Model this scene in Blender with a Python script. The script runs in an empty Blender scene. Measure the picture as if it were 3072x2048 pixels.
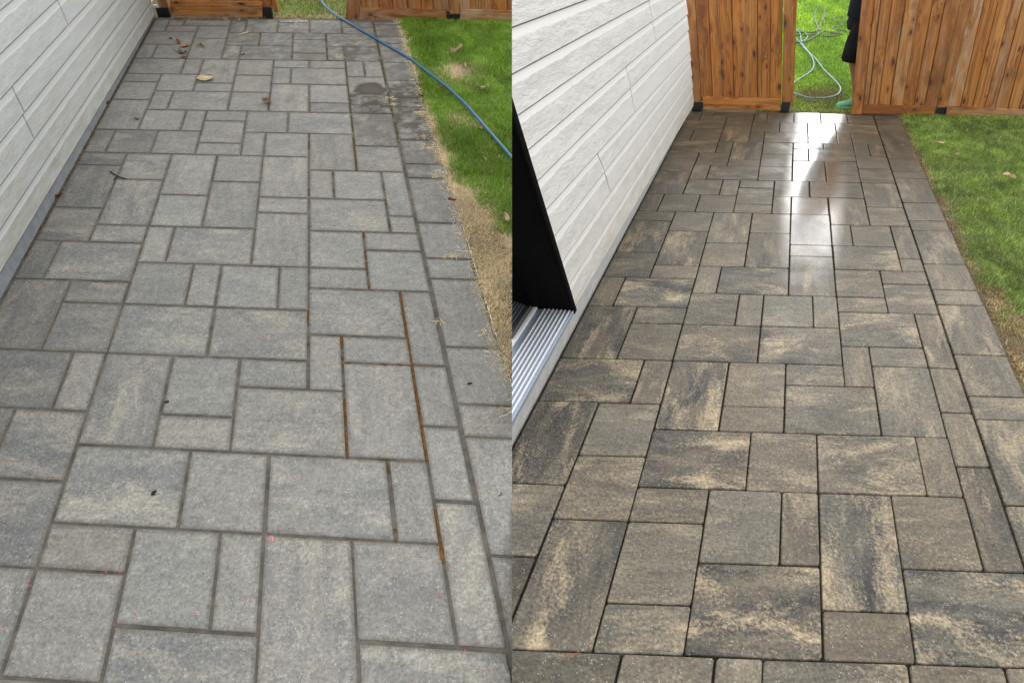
import bpy, bmesh, math, random
import numpy as np
from mathutils import Vector, Matrix
random.seed(7)
rng = np.random.default_rng(11)
SC = bpy.context.scene
COL = SC.collection

# ------------------------------------------------------------------ camera
F = 2000.0                                   # focal length for a 3072 px wide picture
HL = np.array([[102.587171, -25.9898476, -1215.88635], [3.85457273, -78.3360695, 34.0718627],
               [-.00292800770, .0430237236, 1.0]])
HR = np.array([[84.2169303, 37.3131189, 482.543795], [2.32011317, -56.9919874, 56.9362225],
               [-.000870293480, .0430351157, 1.0]])
KI = np.diag([1 / F, 1 / F, 1.0])


def plane_frame(H, unit):
    h = KI @ H
    h = h * (unit / np.linalg.norm(h[:, 0]))
    a, b, o = h[:, 0], h[:, 1], h[:, 2]
    n = np.cross(a, b)
    n /= np.linalg.norm(n)
    return a, b, o, (-n if n[1] > 0 else n)


_fr_l, _fr_r = plane_frame(HL, .169), plane_frame(HR, .145)
ZW = _fr_r[3]
YW = np.array([0, 0, 1.0]) - ZW[2] * ZW
YW /= np.linalg.norm(YW)
XW = np.cross(YW, ZW)
M = np.array([XW, YW, ZW])
CAM = np.array([0, 0, -(_fr_r[3] @ _fr_r[2])])
cd = bpy.data.cameras.new("camera")
cam = bpy.data.objects.new("camera", cd)
COL.objects.link(cam)
_c = M @ np.array([[1, 0, 0], [0, -1, 0], [0, 0, -1.0]]).T
_mw = Matrix(((*_c[0], CAM[0]), (*_c[1], CAM[1]), (*_c[2], CAM[2]), (0, 0, 0, 1)))
cam.matrix_world = _mw
cd.sensor_fit = 'HORIZONTAL'
cd.sensor_width = 36.0
cd.lens = 36.0 * F / 3072
cd.clip_start = .05
cd.clip_end = 500
SC.camera = cam

# ------------------------------------------------------------------ sky, sun, exposure
SUN_EL, SUN_AZ = math.radians(23), math.radians(22)      # azimuth from +Y, clockwise: a veiled low sun ahead, beyond the gateway
W = bpy.data.worlds.new("World")
SC.world = W
W.use_nodes = True
wt = W.node_tree
bg = wt.nodes['Background']
sky = wt.nodes.new('ShaderNodeTexSky')
sky.sky_type = 'NISHITA'
sky.sun_disc = False
sky.sun_elevation = SUN_EL
sky.sun_rotation = SUN_AZ
tc = wt.nodes.new('ShaderNodeTexCoord')
cn = wt.nodes.new('ShaderNodeTexNoise')
cn.inputs['Scale'].default_value = 3.2
cn.inputs['Detail'].default_value = 6
cr = wt.nodes.new('ShaderNodeMapRange')
cr.inputs[1].default_value, cr.inputs[2].default_value = .36, .6
cr.inputs[3].default_value, cr.inputs[4].default_value = .72, 1.0
mx = wt.nodes.new('ShaderNodeMix')
mx.data_type = 'RGBA'
wt.links.new(tc.outputs['Generated'], cn.inputs['Vector'])
wt.links.new(cn.outputs['Fac'], cr.inputs[0])
wt.links.new(cr.outputs[0], mx.inputs['Factor'])
wt.links.new(sky.outputs[0], mx.inputs[6])
mx.inputs[7].default_value = (8.0, 7.85, 7.6, 1)           # bright overcast cloud
wt.links.new(mx.outputs[2], bg.inputs['Color'])
bg.inputs['Strength'].default_value = .15
sd = bpy.data.lights.new("sun", 'SUN')
sun = bpy.data.objects.new("sun", sd)
COL.objects.link(sun)
sd.energy = .5
sd.angle = math.radians(30)
sd.color = (.95, .98, 1)
_dir = Vector((math.sin(SUN_AZ) * math.cos(SUN_EL), math.cos(SUN_AZ) * math.cos(SUN_EL), math.sin(SUN_EL)))
sun.rotation_euler = _dir.to_track_quat('Z', 'Y').to_euler()
sun.location = _dir * 20
SC.view_settings.view_transform = 'Standard'
SC.view_settings.look = 'None'
SC.view_settings.gamma = 1
SC.view_settings.use_curve_mapping = False
SC.view_settings.exposure = 0.48


# ------------------------------------------------------------------ geometry helpers
class Side:
    def __init__(s, fr, keep):
        s.a, s.b, s.n = M @ fr[0], M @ fr[1], M @ fr[3]
        s.o = CAM + M @ fr[2]
        s.keep = keep                       # side of the dividing plane it lies on
        s.ua, s.ub = s.a / np.linalg.norm(s.a), s.b / np.linalg.norm(s.b)
        s.la, s.lb = np.linalg.norm(s.a), np.linalg.norm(s.b)

    def G(s, x, y, h=0.0):
        return s.o + s.a * x + s.b * y + s.n * h

    def ray(s, u, v):
        return M @ np.array([(u - 1536) / F, (v - 1024) / F, 1.0])

    def grd(s, u, v, h=0.0):
        """grid position of a sight line on the paving, h above it"""
        d = s.ray(u, v)
        r = np.linalg.solve(np.c_[s.a, s.b, -d], CAM - s.o - s.n * h)
        return r[0], r[1]

    def wall(s, u, v, x0):
        d = s.ray(u, v)
        r = np.linalg.solve(np.c_[s.b, s.n, -d], CAM - s.o - s.a * x0)
        return r[0], r[1]

    def fen(s, u, v, y0):
        d = s.ray(u, v)
        r = np.linalg.solve(np.c_[s.a, s.n, -d], CAM - s.o - s.b * y0)
        return r[0], r[1]


L, R = Side(_fr_l, -1), Side(_fr_r, 1)


def put(name, bm, mat, parent=None, origin=None, smooth=False):
    """link a bmesh (world coordinates) as one object"""
    if parent is not None:
        org = Vector(parent['_org'])
    else:
        org = Vector(origin if origin is not None else (0, 0, 0))
    bmesh.ops.translate(bm, verts=bm.verts, vec=-org)
    me = bpy.data.meshes.new(name)
    bm.to_mesh(me)
    bm.free()
    if smooth:
        for p in me.polygons:
            p.use_smooth = True
    for m in (mat if isinstance(mat, (list, tuple)) else [mat]):
        me.materials.append(m)
    ob = bpy.data.objects.new(name, me)
    COL.objects.link(ob)
    if parent is not None:
        ob.parent = parent
    else:
        ob.location = org
    ob['_org'] = tuple(org)
    return ob


def root(name, loc):
    ob = bpy.data.objects.new(name, None)
    ob.location = loc
    ob.empty_display_size = .1
    COL.objects.link(ob)
    ob['_org'] = tuple(float(q) for q in loc)
    return ob


def tag(o, label, cat, group=None):
    o['label'] = label
    o['category'] = cat
    if group:
        o['group'] = group
    return o


def clip(bm, side):
    """cut where the terrace's edge (left) meets the lower yard: one vertical plane"""
    no = Vector(M @ np.array([1.0, 0, 0])) * side.keep
    r = bmesh.ops.bisect_plane(bm, geom=bm.verts[:] + bm.edges[:] + bm.faces[:], plane_co=Vector(CAM), plane_no=-no,
                               clear_outer=True, dist=1e-6)
    ed = [e for e in r['geom_cut'] if isinstance(e, bmesh.types.BMEdge) and e.is_valid]
    if ed:
        bmesh.ops.holes_fill(bm, edges=ed, sides=0)
    return bm


def uvproj(bm, og, eu, ev):
    uv = bm.loops.layers.uv.verify()
    og, eu, ev = Vector(og), Vector(eu), Vector(ev)
    for f in bm.faces:
        for l in f.loops:
            d = l.vert.co - og
            l[uv].uv = (d.dot(eu), d.dot(ev))


def prism(quad, dep, bev=0.0, seg=1):
    """solid from an outline (list of points) and a depth vector"""
    bm = bmesh.new()
    q = [Vector(p) for p in quad]
    d = Vector(dep)
    f = [bm.verts.new(p) for p in q]
    g = [bm.verts.new(p + d) for p in q]
    n = len(q)
    bm.faces.new(f)
    bm.faces.new(g[::-1])
    for i in range(n):
        bm.faces.new((f[i], g[i], g[(i + 1) % n], f[(i + 1) % n]))
    bmesh.ops.recalc_face_normals(bm, faces=bm.faces)
    if bev:
        bmesh.ops.bevel(bm, geom=bm.edges[:], offset=bev, segments=seg, affect='EDGES', clamp_overlap=True)
    return bm


def tube_into(bm, pts, rad, seg=10, close=False):
    pts = [Vector(p) for p in pts]
    prev = None
    up = Vector((.13, .21, 1)).normalized()
    for i, p in enumerate(pts):
        t = (pts[min(i + 1, len(pts) - 1)] - pts[max(i - 1, 0)]).normalized()
        x = t.cross(up)
        if x.length < 1e-4:
            x = t.cross(Vector((1, 0, 0)))
        x.normalize()
        y = t.cross(x)
        r = rad[i] if isinstance(rad, (list, tuple)) else rad
        ring = [bm.verts.new(p + (x * math.cos(2 * math.pi * k / seg) + y * math.sin(2 * math.pi * k / seg)) * r)
                for k in range(seg)]
        if prev:
            for k in range(seg):
                bm.faces.new((prev[k], prev[(k + 1) % seg], ring[(k + 1) % seg], ring[k]))
        else:
            bm.faces.new(ring[::-1])
        prev = ring
    bm.faces.new(prev)


def smooth_path(pts, n=8):
    """Catmull-Rom through the points"""
    P = [Vector(p) for p in pts]
    P = [P[0] * 2 - P[1]] + P + [P[-1] * 2 - P[-2]]
    out = []
    for i in range(1, len(P) - 2):
        p0, p1, p2, p3 = P[i - 1:i + 3]
        for k in range(n):
            t = k / n
            out.append(.5 * ((2 * p1) + (p2 - p0) * t + (2 * p0 - 5 * p1 + 4 * p2 - p3) * t * t
                             + (3 * p1 - p0 - 3 * p2 + p3) * t ** 3))
    out.append(P[-2])
    return out


_lat = rng.random((64, 64))


def vnoise(x, y):
    x, y = np.asarray(x, float), np.asarray(y, float)
    xi, yi = np.floor(x).astype(int), np.floor(y).astype(int)
    fx, fy = x - xi, y - yi
    fx, fy = fx * fx * (3 - 2 * fx), fy * fy * (3 - 2 * fy)
    g = lambda i, j: _lat[i % 64, j % 64]
    return ((g(xi, yi) * (1 - fx) + g(xi + 1, yi) * fx) * (1 - fy)
            + (g(xi, yi + 1) * (1 - fx) + g(xi + 1, yi + 1) * fx) * fy)


# ------------------------------------------------------------------ material helpers
class NT:
    def __init__(s, name):
        s.m = bpy.data.materials.new(name)
        s.m.use_nodes = True
        s.t = s.m.node_tree
        s.bsdf = s.t.nodes['Principled BSDF']

    def put(s, sock, val):
        if val is None:
            return
        if hasattr(val, 'is_output'):
            s.t.links.new(val, sock)
        else:
            sock.default_value = val

    def node(s, typ, **kw):
        n = s.t.nodes.new(typ)
        for k, v in kw.items():
            setattr(n, k, v)
        return n

    def coord(s, which='Object'):
        return s.node('ShaderNodeTexCoord').outputs[which]

    def uv(s):
        return s.coord('UV')

    def prop(s, name):
        n = s.node('ShaderNodeAttribute', attribute_type='OBJECT', attribute_name=name)
        return n.outputs['Fac']

    def attr(s, name):
        return s.node('ShaderNodeAttribute', attribute_name=name).outputs['Color']

    def xyz(s, x=0.0, y=0.0, z=0.0):
        n = s.node('ShaderNodeCombineXYZ')
        for i, v in enumerate((x, y, z)):
            s.put(n.inputs[i], v)
        return n.outputs[0]

    def sep(s, v):
        n = s.node('ShaderNodeSeparateXYZ')
        s.put(n.inputs[0], v)
        return n.outputs

    def mapv(s, vec, scale=(1, 1, 1), loc=None):
        n = s.node('ShaderNodeMapping')
        s.put(n.inputs['Vector'], vec)
        n.inputs['Scale'].default_value = scale
        if loc is not None:
            s.put(n.inputs['Location'], loc)
        return n.outputs[0]

    def noise(s, vec, scale, detail=3, rough=.5, dist=0.0, out='Fac'):
        n = s.node('ShaderNodeTexNoise')
        s.put(n.inputs['Vector'], vec)
        n.inputs['Scale'].default_value = scale
        n.inputs['Detail'].default_value = detail
        n.inputs['Roughness'].default_value = rough
        n.inputs['Distortion'].default_value = dist
        return n.outputs[out]

    def voro(s, vec, scale, out='Distance', rnd=1.0):
        n = s.node('ShaderNodeTexVoronoi')
        s.put(n.inputs['Vector'], vec)
        n.inputs['Scale'].default_value = scale
        n.inputs['Randomness'].default_value = rnd
        return n.outputs[out]

    def rng(s, v, a, b, c=0.0, d=1.0, smooth=False):
        n = s.node('ShaderNodeMapRange')
        if smooth:
            n.interpolation_type = 'SMOOTHSTEP'
        s.put(n.inputs[0], v)
        for i, q in enumerate((a, b, c, d)):
            s.put(n.inputs[i + 1], q)
        return n.outputs[0]

    def math(s, op, a, b=0.0, c=None):
        n = s.node('ShaderNodeMath', operation=op)
        s.put(n.inputs[0], a)
        s.put(n.inputs[1], b)
        if c is not None:
            s.put(n.inputs[2], c)
        return n.outputs[0]

    def mul(s, a, b):
        return s.math('MULTIPLY', a, b)

    def add(s, a, b):
        return s.math('ADD', a, b)

    def mix(s, f, a, b, mode='MIX'):
        n = s.node('ShaderNodeMix', data_type='RGBA', blend_type=mode)
        s.put(n.inputs['Factor'], f)
        for i, v in ((6, a), (7, b)):
            s.put(n.inputs[i], (*v, 1) if isinstance(v, tuple) and len(v) == 3 else v)
        return n.outputs[2]

    def grey(s, v):
        n = s.node('ShaderNodeCombineColor')
        for i in range(3):
            s.put(n.inputs[i], v)
        return n.outputs[0]

    def bump(s, h, strength, dist, normal=None):
        n = s.node('ShaderNodeBump')
        s.put(n.inputs['Height'], h)
        n.inputs['Strength'].default_value = strength
        n.inputs['Distance'].default_value = dist
        if normal is not None:
            s.put(n.inputs['Normal'], normal)
        return n.outputs[0]

    def fin(s, color=None, rough=None, normal=None, spec=None, metal=None):
        b = s.bsdf
        s.put(b.inputs['Base Color'], (*color, 1) if isinstance(color, tuple) and len(color) == 3 else color)
        s.put(b.inputs['Roughness'], rough)
        s.put(b.inputs['Normal'], normal)
        s.put(b.inputs['Specular IOR Level'], spec)
        s.put(b.inputs['Metallic'], metal)
        return s.m


def paver_mat(name, base, dark, cream, wet):
    t = NT(name)
    uv = t.uv()
    ob = t.coord('Object')
    streak = t.prop('streak')
    tone = t.prop('tone')
    seed = t.prop('seed')
    sx = t.sep(uv)
    p = t.xyz(t.mul(sx[0], .4), t.mul(sx[1], 1.15), seed)
    n1 = t.noise(p, 1.0, 7, .68, .35)
    p2 = t.xyz(t.mul(sx[0], .42), t.mul(sx[1], 1.05), t.add(seed, 17.3))
    n2 = t.noise(p2, 1.0, 7, .7, .4)
    grain = t.noise(ob, 80, 4, .75)
    n1g = t.add(n1, t.mul(t.add(grain, -.5), .24))
    n2g = t.add(n2, t.mul(t.add(grain, -.5), .28))
    fd = t.mul(t.rng(n1g, .6, .35, 0, .9), streak)
    fc = t.mul(t.rng(n2g, .49, .68, 0, .97), streak)
    c = t.mix(t.prop('hue'), base, tuple(q * k for q, k in zip(base, (1.05, .97, .89))))
    c = t.mix(fd, c, dark)
    c = t.mix(fc, c, cream)
    band = t.noise(t.xyz(t.mul(sx[0], .9), t.mul(sx[1], 6.5), t.add(seed, 41)), 1.0, 4, .6, .3)
    c = t.mix(1.0, c, t.grey(t.rng(band, .3, .7, *((.84, 1.16) if wet else (.93, 1.07)))), 'MULTIPLY')
    mott = t.noise(ob, 26, 4, .6)
    c = t.mix(1.0, c, t.grey(t.rng(mott, .3, .7, .86, 1.14)), 'MULTIPLY')
    c = t.mix(1.0, c, t.grey(t.rng(grain, .3, .7, *((.6, 1.42) if wet else (.7, 1.3)))), 'MULTIPLY')
    c = t.mix(1.0, c, t.grey(tone), 'MULTIPLY')
    # pale and dark aggregate chips
    v1 = t.voro(ob, 125)
    k1 = t.voro(ob, 125, 'Color')
    ks = t.sep(k1)
    chip = t.mul(t.rng(v1, .34, .2, 0, 1), t.rng(ks[0], .82, .86, 0, 1))
    c = t.mix(t.mul(chip, .75 if not wet else .5), c, (.62, .62, .6))
    pit = t.mul(t.rng(v1, .36, .2, 0, 1), t.rng(ks[1], .8, .84, 0, 1))
    c = t.mix(t.mul(pit, .7), c, (.05, .05, .048))
    h = t.add(t.mul(grain, .6), t.mul(t.noise(ob, 330, 2, .6), .5))
    nrm = t.bump(h, .35 if not wet else .16, .004)
    if wet:
        wn = t.noise(ob, 2.6, 4, .6, .3)
        (gx0, gy0), (gx1, gy1) = R.grd(2462, 345), R.grd(2430, 760)
        Ai_ = np.linalg.pinv(np.c_[R.a, R.b])
        def dotv(vec, off):
            n_ = t.node('ShaderNodeVectorMath', operation='DOT_PRODUCT')
            t.put(n_.inputs[0], ob)
            n_.inputs[1].default_value = tuple(vec)
            return t.add(n_.outputs['Value'], off)
        # object space is shared by every paver: its origin is the patio's first corner (-4.3, -13)
        gx, gy = dotv(Ai_[0], -4.3), dotv(Ai_[1], -13.0)
        cx_ = t.add(t.mul(gy, (gx1 - gx0) / (gy1 - gy0)), gx0 - gy0 * (gx1 - gx0) / (gy1 - gy0))
        away = t.math('ABSOLUTE', t.add(gx, t.mul(cx_, -1.0)))
        run = t.rng(t.add(away, t.mul(t.add(wn, -.5), 1.6)), .8, 2.1, 1, 0, True)
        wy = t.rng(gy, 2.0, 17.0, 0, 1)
        w = t.add(t.add(t.mul(wy, .32), t.mul(run, t.rng(gy, 4.0, 12.0, .2, .68))), t.mul(t.add(wn, -.5), .75))
        r = t.rng(w, .0, 1.0, .62, .25)
        t.put(t.bsdf.inputs['Coat Weight'], t.rng(w, .3, .85, .0, 1))
        t.put(t.bsdf.inputs['Coat Roughness'], t.rng(w, .35, .95, .3, .1))
        t.bsdf.inputs['Coat IOR'].default_value = 1.65
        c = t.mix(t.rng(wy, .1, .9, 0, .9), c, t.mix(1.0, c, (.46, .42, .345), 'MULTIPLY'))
        r = t.add(r, t.mul(t.add(grain, -.5), .12))
        m = t.fin(c, r, nrm, .34)
        t.bsdf.inputs['IOR'].default_value = 1.4
        return m
    # sand spread over the edges
    e1 = t.math('MINIMUM', sx[0], t.add(t.prop('pw'), t.mul(sx[0], -1.0)))
    e2 = t.math('MINIMUM', sx[1], t.add(t.prop('pd'), t.mul(sx[1], -1.0)))
    ed = t.math('MINIMUM', e1, e2)
    sn = t.noise(ob, 22, 5, .7)
    near = t.rng(t.add(ed, t.mul(t.add(sn, -.5), -.22)), .135, .05, 0, .75)
    c = t.mix(near, c, t.mix(t.rng(grain, .35, .65, 0, 1), (.1, .092, .08), (.2, .187, .16)))
    # oil and damp stains with a shape of their own (only on pavers that carry one)
    st = t.prop('stain')
    sv = t.xyz(t.add(sx[0], t.mul(seed, -1.0)), sx[1], 0.0)
    q = t.node('ShaderNodeVectorMath', operation='DISTANCE')
    t.put(q.inputs[0], t.mapv(uv, (1, 1.0, 1)))
    q.inputs[1].default_value = (1.12, .62, 0)
    e = t.add(q.outputs['Value'], t.add(t.mul(t.add(mott, -.5), .2), t.mul(t.add(t.noise(ob, 7, 3, .6), -.5), .7)))
    blob = t.rng(e, .9, .68, 0, 1)
    edge = t.rng(e, .3, .85, .8, .95)
    c = t.mix(t.mul(t.mul(blob, st), edge), c, (.05, .037, .024))
    film = t.prop('film')
    fl = t.rng(t.noise(t.mapv(ob, (1, 1, 1)), 9, 5, .65), .36, .56, 0.25, 1)
    c = t.mix(t.mul(fl, film), c, (.066, .059, .048))
    return t.fin(c, t.rng(grain, .3, .7, .7, .95), nrm, .3)


def wood_mat(name, wet):
    t = NT(name)
    uv = t.uv()
    sx = t.sep(uv)
    seed = t.prop('seed')
    tint = t.prop('tint')
    wthr = t.prop('weather')
    # knots: sparse, stretched along the board
    pk = t.xyz(t.mul(sx[0], 15), t.mul(sx[1], 6.0), t.mul(seed, 3.7))
    kd = t.voro(pk, 1.0)
    kc = t.sep(t.voro(pk, 1.0, 'Color'))
    on = t.rng(kc[0], .42, .43, 0, 1)
    ksz = t.rng(kc[1], 0, 1, .09, .25)
    knot = t.mul(t.rng(t.math('DIVIDE', kd, ksz), 1.0, .55, 0, 1), on)
    halo = t.mul(t.rng(t.math('DIVIDE', kd, ksz), 3.4, .8, 0, 1), on)
    warp = t.mul(halo, .35)
    g = t.noise(t.xyz(t.add(t.mul(sx[0], 42), t.mul(warp, 6)), t.mul(sx[1], 1.7), seed), 1.0, 5, .65, .7)
    fine = t.noise(t.xyz(t.mul(sx[0], 300), t.mul(sx[1], 9), seed), 1.0, 3, .6)
    big = t.noise(t.xyz(t.mul(sx[0], 6), t.mul(sx[1], 1.6), t.add(seed, 9)), 1.0, 3, .55)
    c = t.mix(tint, (.2, .056, .012), (.5, .182, .028))
    c = t.mix(t.rng(big, .35, .7, 0, .5), c, (.52, .24, .05))
    c = t.mix(t.rng(g, .42, .64, 0, .85), c, (.11, .036, .009))
    c = t.mix(t.rng(fine, .5, .75, 0, .3), c, (.13, .05, .018))
    wn = t.noise(t.xyz(t.mul(sx[0], 16), t.mul(sx[1], 2.4), t.add(seed, 31)), 1.0, 5, .7, .5)
    c = t.mix(t.mul(t.rng(wn, .4, .62, 0, .9), wthr), c, (.42, .3, .19))
    c = t.mix(t.mul(halo, .65), c, (.15, .05, .014))
    c = t.mix(t.mul(knot, .9), c, (.035, .016, .008))
    h = t.add(t.mul(g, -.5), t.add(t.mul(fine, -.4), t.mul(knot, -.5)))
    return t.fin(c, t.rng(g, .3, .7, .42, .62) if wet else t.rng(g, .3, .7, .6, .8), t.bump(h, .35, .003), .35)


def siding_mat(name, col, dirtcol):
    t = NT(name)
    sx = t.sep(t.uv())                         # u metres along, v 0..1 across (0 = lower edge)
    seed = t.prop('seed')
    dirt = t.prop('dirt')
    sc = t.prop('gscale')
    w1 = t.noise(t.xyz(t.mul(sx[0], 3.2), t.mul(sx[1], 1.2), seed), 1.0, 4, .55)
    y = t.add(t.mul(sx[1], sc), t.mul(w1, 1.1))
    g = t.noise(t.xyz(t.mul(sx[0], 4), t.mul(y, 40), t.add(seed, 5)), 1.0, 5, .7, .6)
    rings = t.math('SINE', t.mul(t.add(y, t.mul(w1, 1.5)), 26))
    fine = t.noise(t.xyz(t.mul(sx[0], 45), t.mul(sx[1], 30), seed), 1.0, 3, .7)
    line = t.noise(t.xyz(t.mul(sx[0], 9), 0.0, t.add(seed, 11)), 1.0, 4, .65)
    msk = t.rng(t.add(sx[1], t.mul(t.add(line, -.5), .16)), .75, .70, 0, 1)   # the smooth band at the top of each board
    h = t.mul(t.add(t.add(t.mul(g, 1.3), t.mul(rings, .06)), t.mul(fine, .9)), msk)
    c = t.mix(t.mul(msk, t.rng(g, .38, .54, .2, 0)), col, tuple(q * .72 for q in col))
    c = t.mix(t.mul(t.rng(fine, .3, .55, .16, 0), msk), c, tuple(q * .62 for q in col))
    dn = t.noise(t.xyz(t.mul(sx[0], 5), t.mul(sx[1], 3), t.add(seed, 21)), 1.0, 5, .65)
    c = t.mix(t.mul(t.rng(dn, .32, .66, .15, 1), t.mul(dirt, t.rng(msk, 0, 1, .35, 1))), c, dirtcol)
    return t.fin(c, .55, t.bump(h, 1.0, .0048), .4)


def plain(name, col, rough=.6, spec=.4, metal=0.0, mott=None, bump=None):
    t = NT(name)
    c = col
    nrm = None
    if mott:
        ob = t.coord('Object')
        n = t.noise(ob, mott[0], 5, .65)
        c = t.mix(t.rng(n, .35, .65, 0, 1), col, mott[1])
    if bump:
        nrm = t.bump(t.noise(t.coord('Object'), bump[0], 4, .65), bump[1], bump[2])
    return t.fin(c, rough, nrm, spec, metal)


def col_mat(name, rough=.7, spec=.2, trans=0.0):
    t = NT(name)
    c = t.attr('col')
    t.fin(c, rough, None, spec)
    if trans:
        tr = t.node('ShaderNodeBsdfTranslucent')
        t.put(tr.inputs['Color'], c)
        m = t.node('ShaderNodeMixShader')
        m.inputs[0].default_value = trans
        out = t.t.nodes['Material Output']
        t.t.links.new(t.bsdf.outputs[0], m.inputs[1])
        t.t.links.new(tr.outputs[0], m.inputs[2])
        t.t.links.new(m.outputs[0], out.inputs['Surface'])
    return t.m


M_PAV_L = paver_mat('dusty_concrete_paver', (.268, .27, .254), (.135, .145, .162), (.42, .4, .33), False)
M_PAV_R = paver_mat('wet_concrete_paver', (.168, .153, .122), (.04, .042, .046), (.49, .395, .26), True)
M_WOOD_L = wood_mat('dry_stained_cedar', False)
M_WOOD_R = wood_mat('rain_darkened_cedar', True)
M_SID_L = siding_mat('grey_embossed_siding', (.555, .58, .58), (.38, .37, .3))
M_SID_R = siding_mat('pale_embossed_siding', (.78, .785, .78), (.56, .52, .43))
M_CONC_L = plain('smooth_grey_concrete', (.22, .24, .26), .8, .3, mott=(14, (.3, .32, .34)), bump=(60, .3, .004))
M_CONC_R = plain('pale_grey_concrete', (.4, .41, .41), .7, .3, mott=(14, (.5, .5, .49)), bump=(60, .3, .004))
M_SAND = plain('joint_sand', (.165, .155, .135), .95, .1, mott=(11, (.085, .079, .068)), bump=(220, .8, .004))
M_BED = plain('wet_joint_sand', (.03, .027, .023), .9, .2, mott=(50, (.055, .048, .04)), bump=(220, .8, .004))
M_SOIL = plain('lawn_soil', (.11, .085, .05), .95, .1, mott=(25, (.2, .15, .085)), bump=(60, 1, .01))
M_THATCH = plain('straw_thatch', (.3, .23, .125), .95, .1, mott=(30, (.16, .12, .06)), bump=(90, 1, .008))
M_BLACK = plain('black_painted_metal', (.002, .002, .0024), .5, .02)
M_LAP_SHADE = plain('lap_shadow_edge', (.11, .11, .108), .9, .2, mott=(40, (.07, .07, .066)))  # shadow line under each lap, put into the edge colour
M_WRAP = plain('dark_wall_wrap', (.03, .032, .036), .8, .2)
M_GLASS = plain('dark_door_glass', (.002, .002, .003), .04, .5)
M_BRK = plain('black_bracket_steel', (.008, .009, .012), .45, .4)
M_ALU = plain('sky_tinted_aluminium', (.4, .47, .58), .5, .5, .7)  # blue sky reflection is put into the base colour
M_RIB = plain('pale_aluminium_rib', (.86, .87, .88), .5, .5, .35)  # paler metal than the sill between the ribs
M_ALU2 = plain('white_track', (.75, .75, .74), .4, .5)
M_HOSE_L = plain('blue_hose_rubber', (.012, .1, .22), .42, .5, mott=(12, (.02, .14, .28)))
M_HOSE_R = plain('pale_blue_hose_rubber', (.07, .17, .22), .45, .5, mott=(9, (.24, .4, .48)))
M_PRES = plain('olive_grey_hose_rubber', (.06, .058, .045), .5, .4, mott=(10, (.03, .03, .027)))
M_GRASS = col_mat('grass_blades', .6, .25, .3)
M_LEAF = col_mat('dry_leaf', .75, .2, .12)
M_CRUMB = col_mat('crumbs', .9, .1)

# ------------------------------------------------------------------ ground structures
def sheet(side, quad, top, bottom, name, mat, cut=True, extra=0.0):
    q = [side.G(x, y, top) for x, y in quad]
    bm = prism(q, side.n * (bottom - top))
    if cut:
        clip(bm, side)
    o = put(name, bm, mat, origin=side.G(*quad[0]))
    o['kind'] = 'structure'
    return o


bed_l = sheet(L, [(-4.3, -11), (11.7, -11), (11.7, 27.4), (-4.3, 27.4)], -.0036, -.12, 'dry_patio', M_SAND)
bed_r = sheet(R, [(-4.3, -13), (11.98, -13), (11.98, 27.5), (-4.3, 27.5)], -.02, -.35, 'wet_patio', M_BED)


def soil(side, name, x0, x1, y0, y1, base, nx, ny, cutu=None, mat=None):
    """uneven lawn ground; its edge towards the other yard stops at the terrace"""
    bm = bmesh.new()
    vs = {}
    for i in range(nx + 1):
        for j in range(ny + 1):
            x, y = x0 + (x1 - x0) * i / nx, y0 + (y1 - y0) * j / ny
            h = base + float(vnoise(x * 1.3 + 40, y * 1.3)) * .014
            vs[i, j] = bm.verts.new(side.G(x, y, h))
    for i in range(nx):
        for j in range(ny):
            bm.faces.new((vs[i, j], vs[i + 1, j], vs[i + 1, j + 1], vs[i, j + 1]))
    if cutu == -1536:
        clip(bm, R)
    elif cutu:
        d = M @ np.array([(cutu - 1536) / F, 0, 1.0])
        e = np.cross(d, M @ np.array([0, 1.0, 0]))
        e = e / np.linalg.norm(e)
        if e @ (M @ np.array([1.0, 0, 0])) < 0:
            e = -e
        bmesh.ops.bisect_plane(bm, geom=bm.verts[:] + bm.edges[:] + bm.faces[:], plane_co=Vector(CAM),
                               plane_no=Vector(e), clear_outer=True)
    o = put(name, bm, mat or M_SOIL, origin=side.G(x0, y0))
    o['kind'] = 'structure'
    return o


soil(L, 'lawn_ground', 11.72, 26, -4, 30, -.018, 40, 90, 1536, M_THATCH)
soil(L, 'lawn_ground', 11.72, 40, 4.5, 30, -.0185, 60, 60, 1680, M_THATCH)
soil(L, 'lawn_ground', -5, 26, 30.0, 60, -.022, 30, 30, 1536)
soil(L, 'lawn_ground', -5, 11.7, 27.41, 29.99, -.022, 50, 9, 1536)
soil(R, 'lawn_ground', 11.99, 50, -12, 27.5, -.03, 90, 100)
soil(R, 'lawn_ground', -60, 60, 27.51, 140, -.03, 60, 100, -1536)

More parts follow.
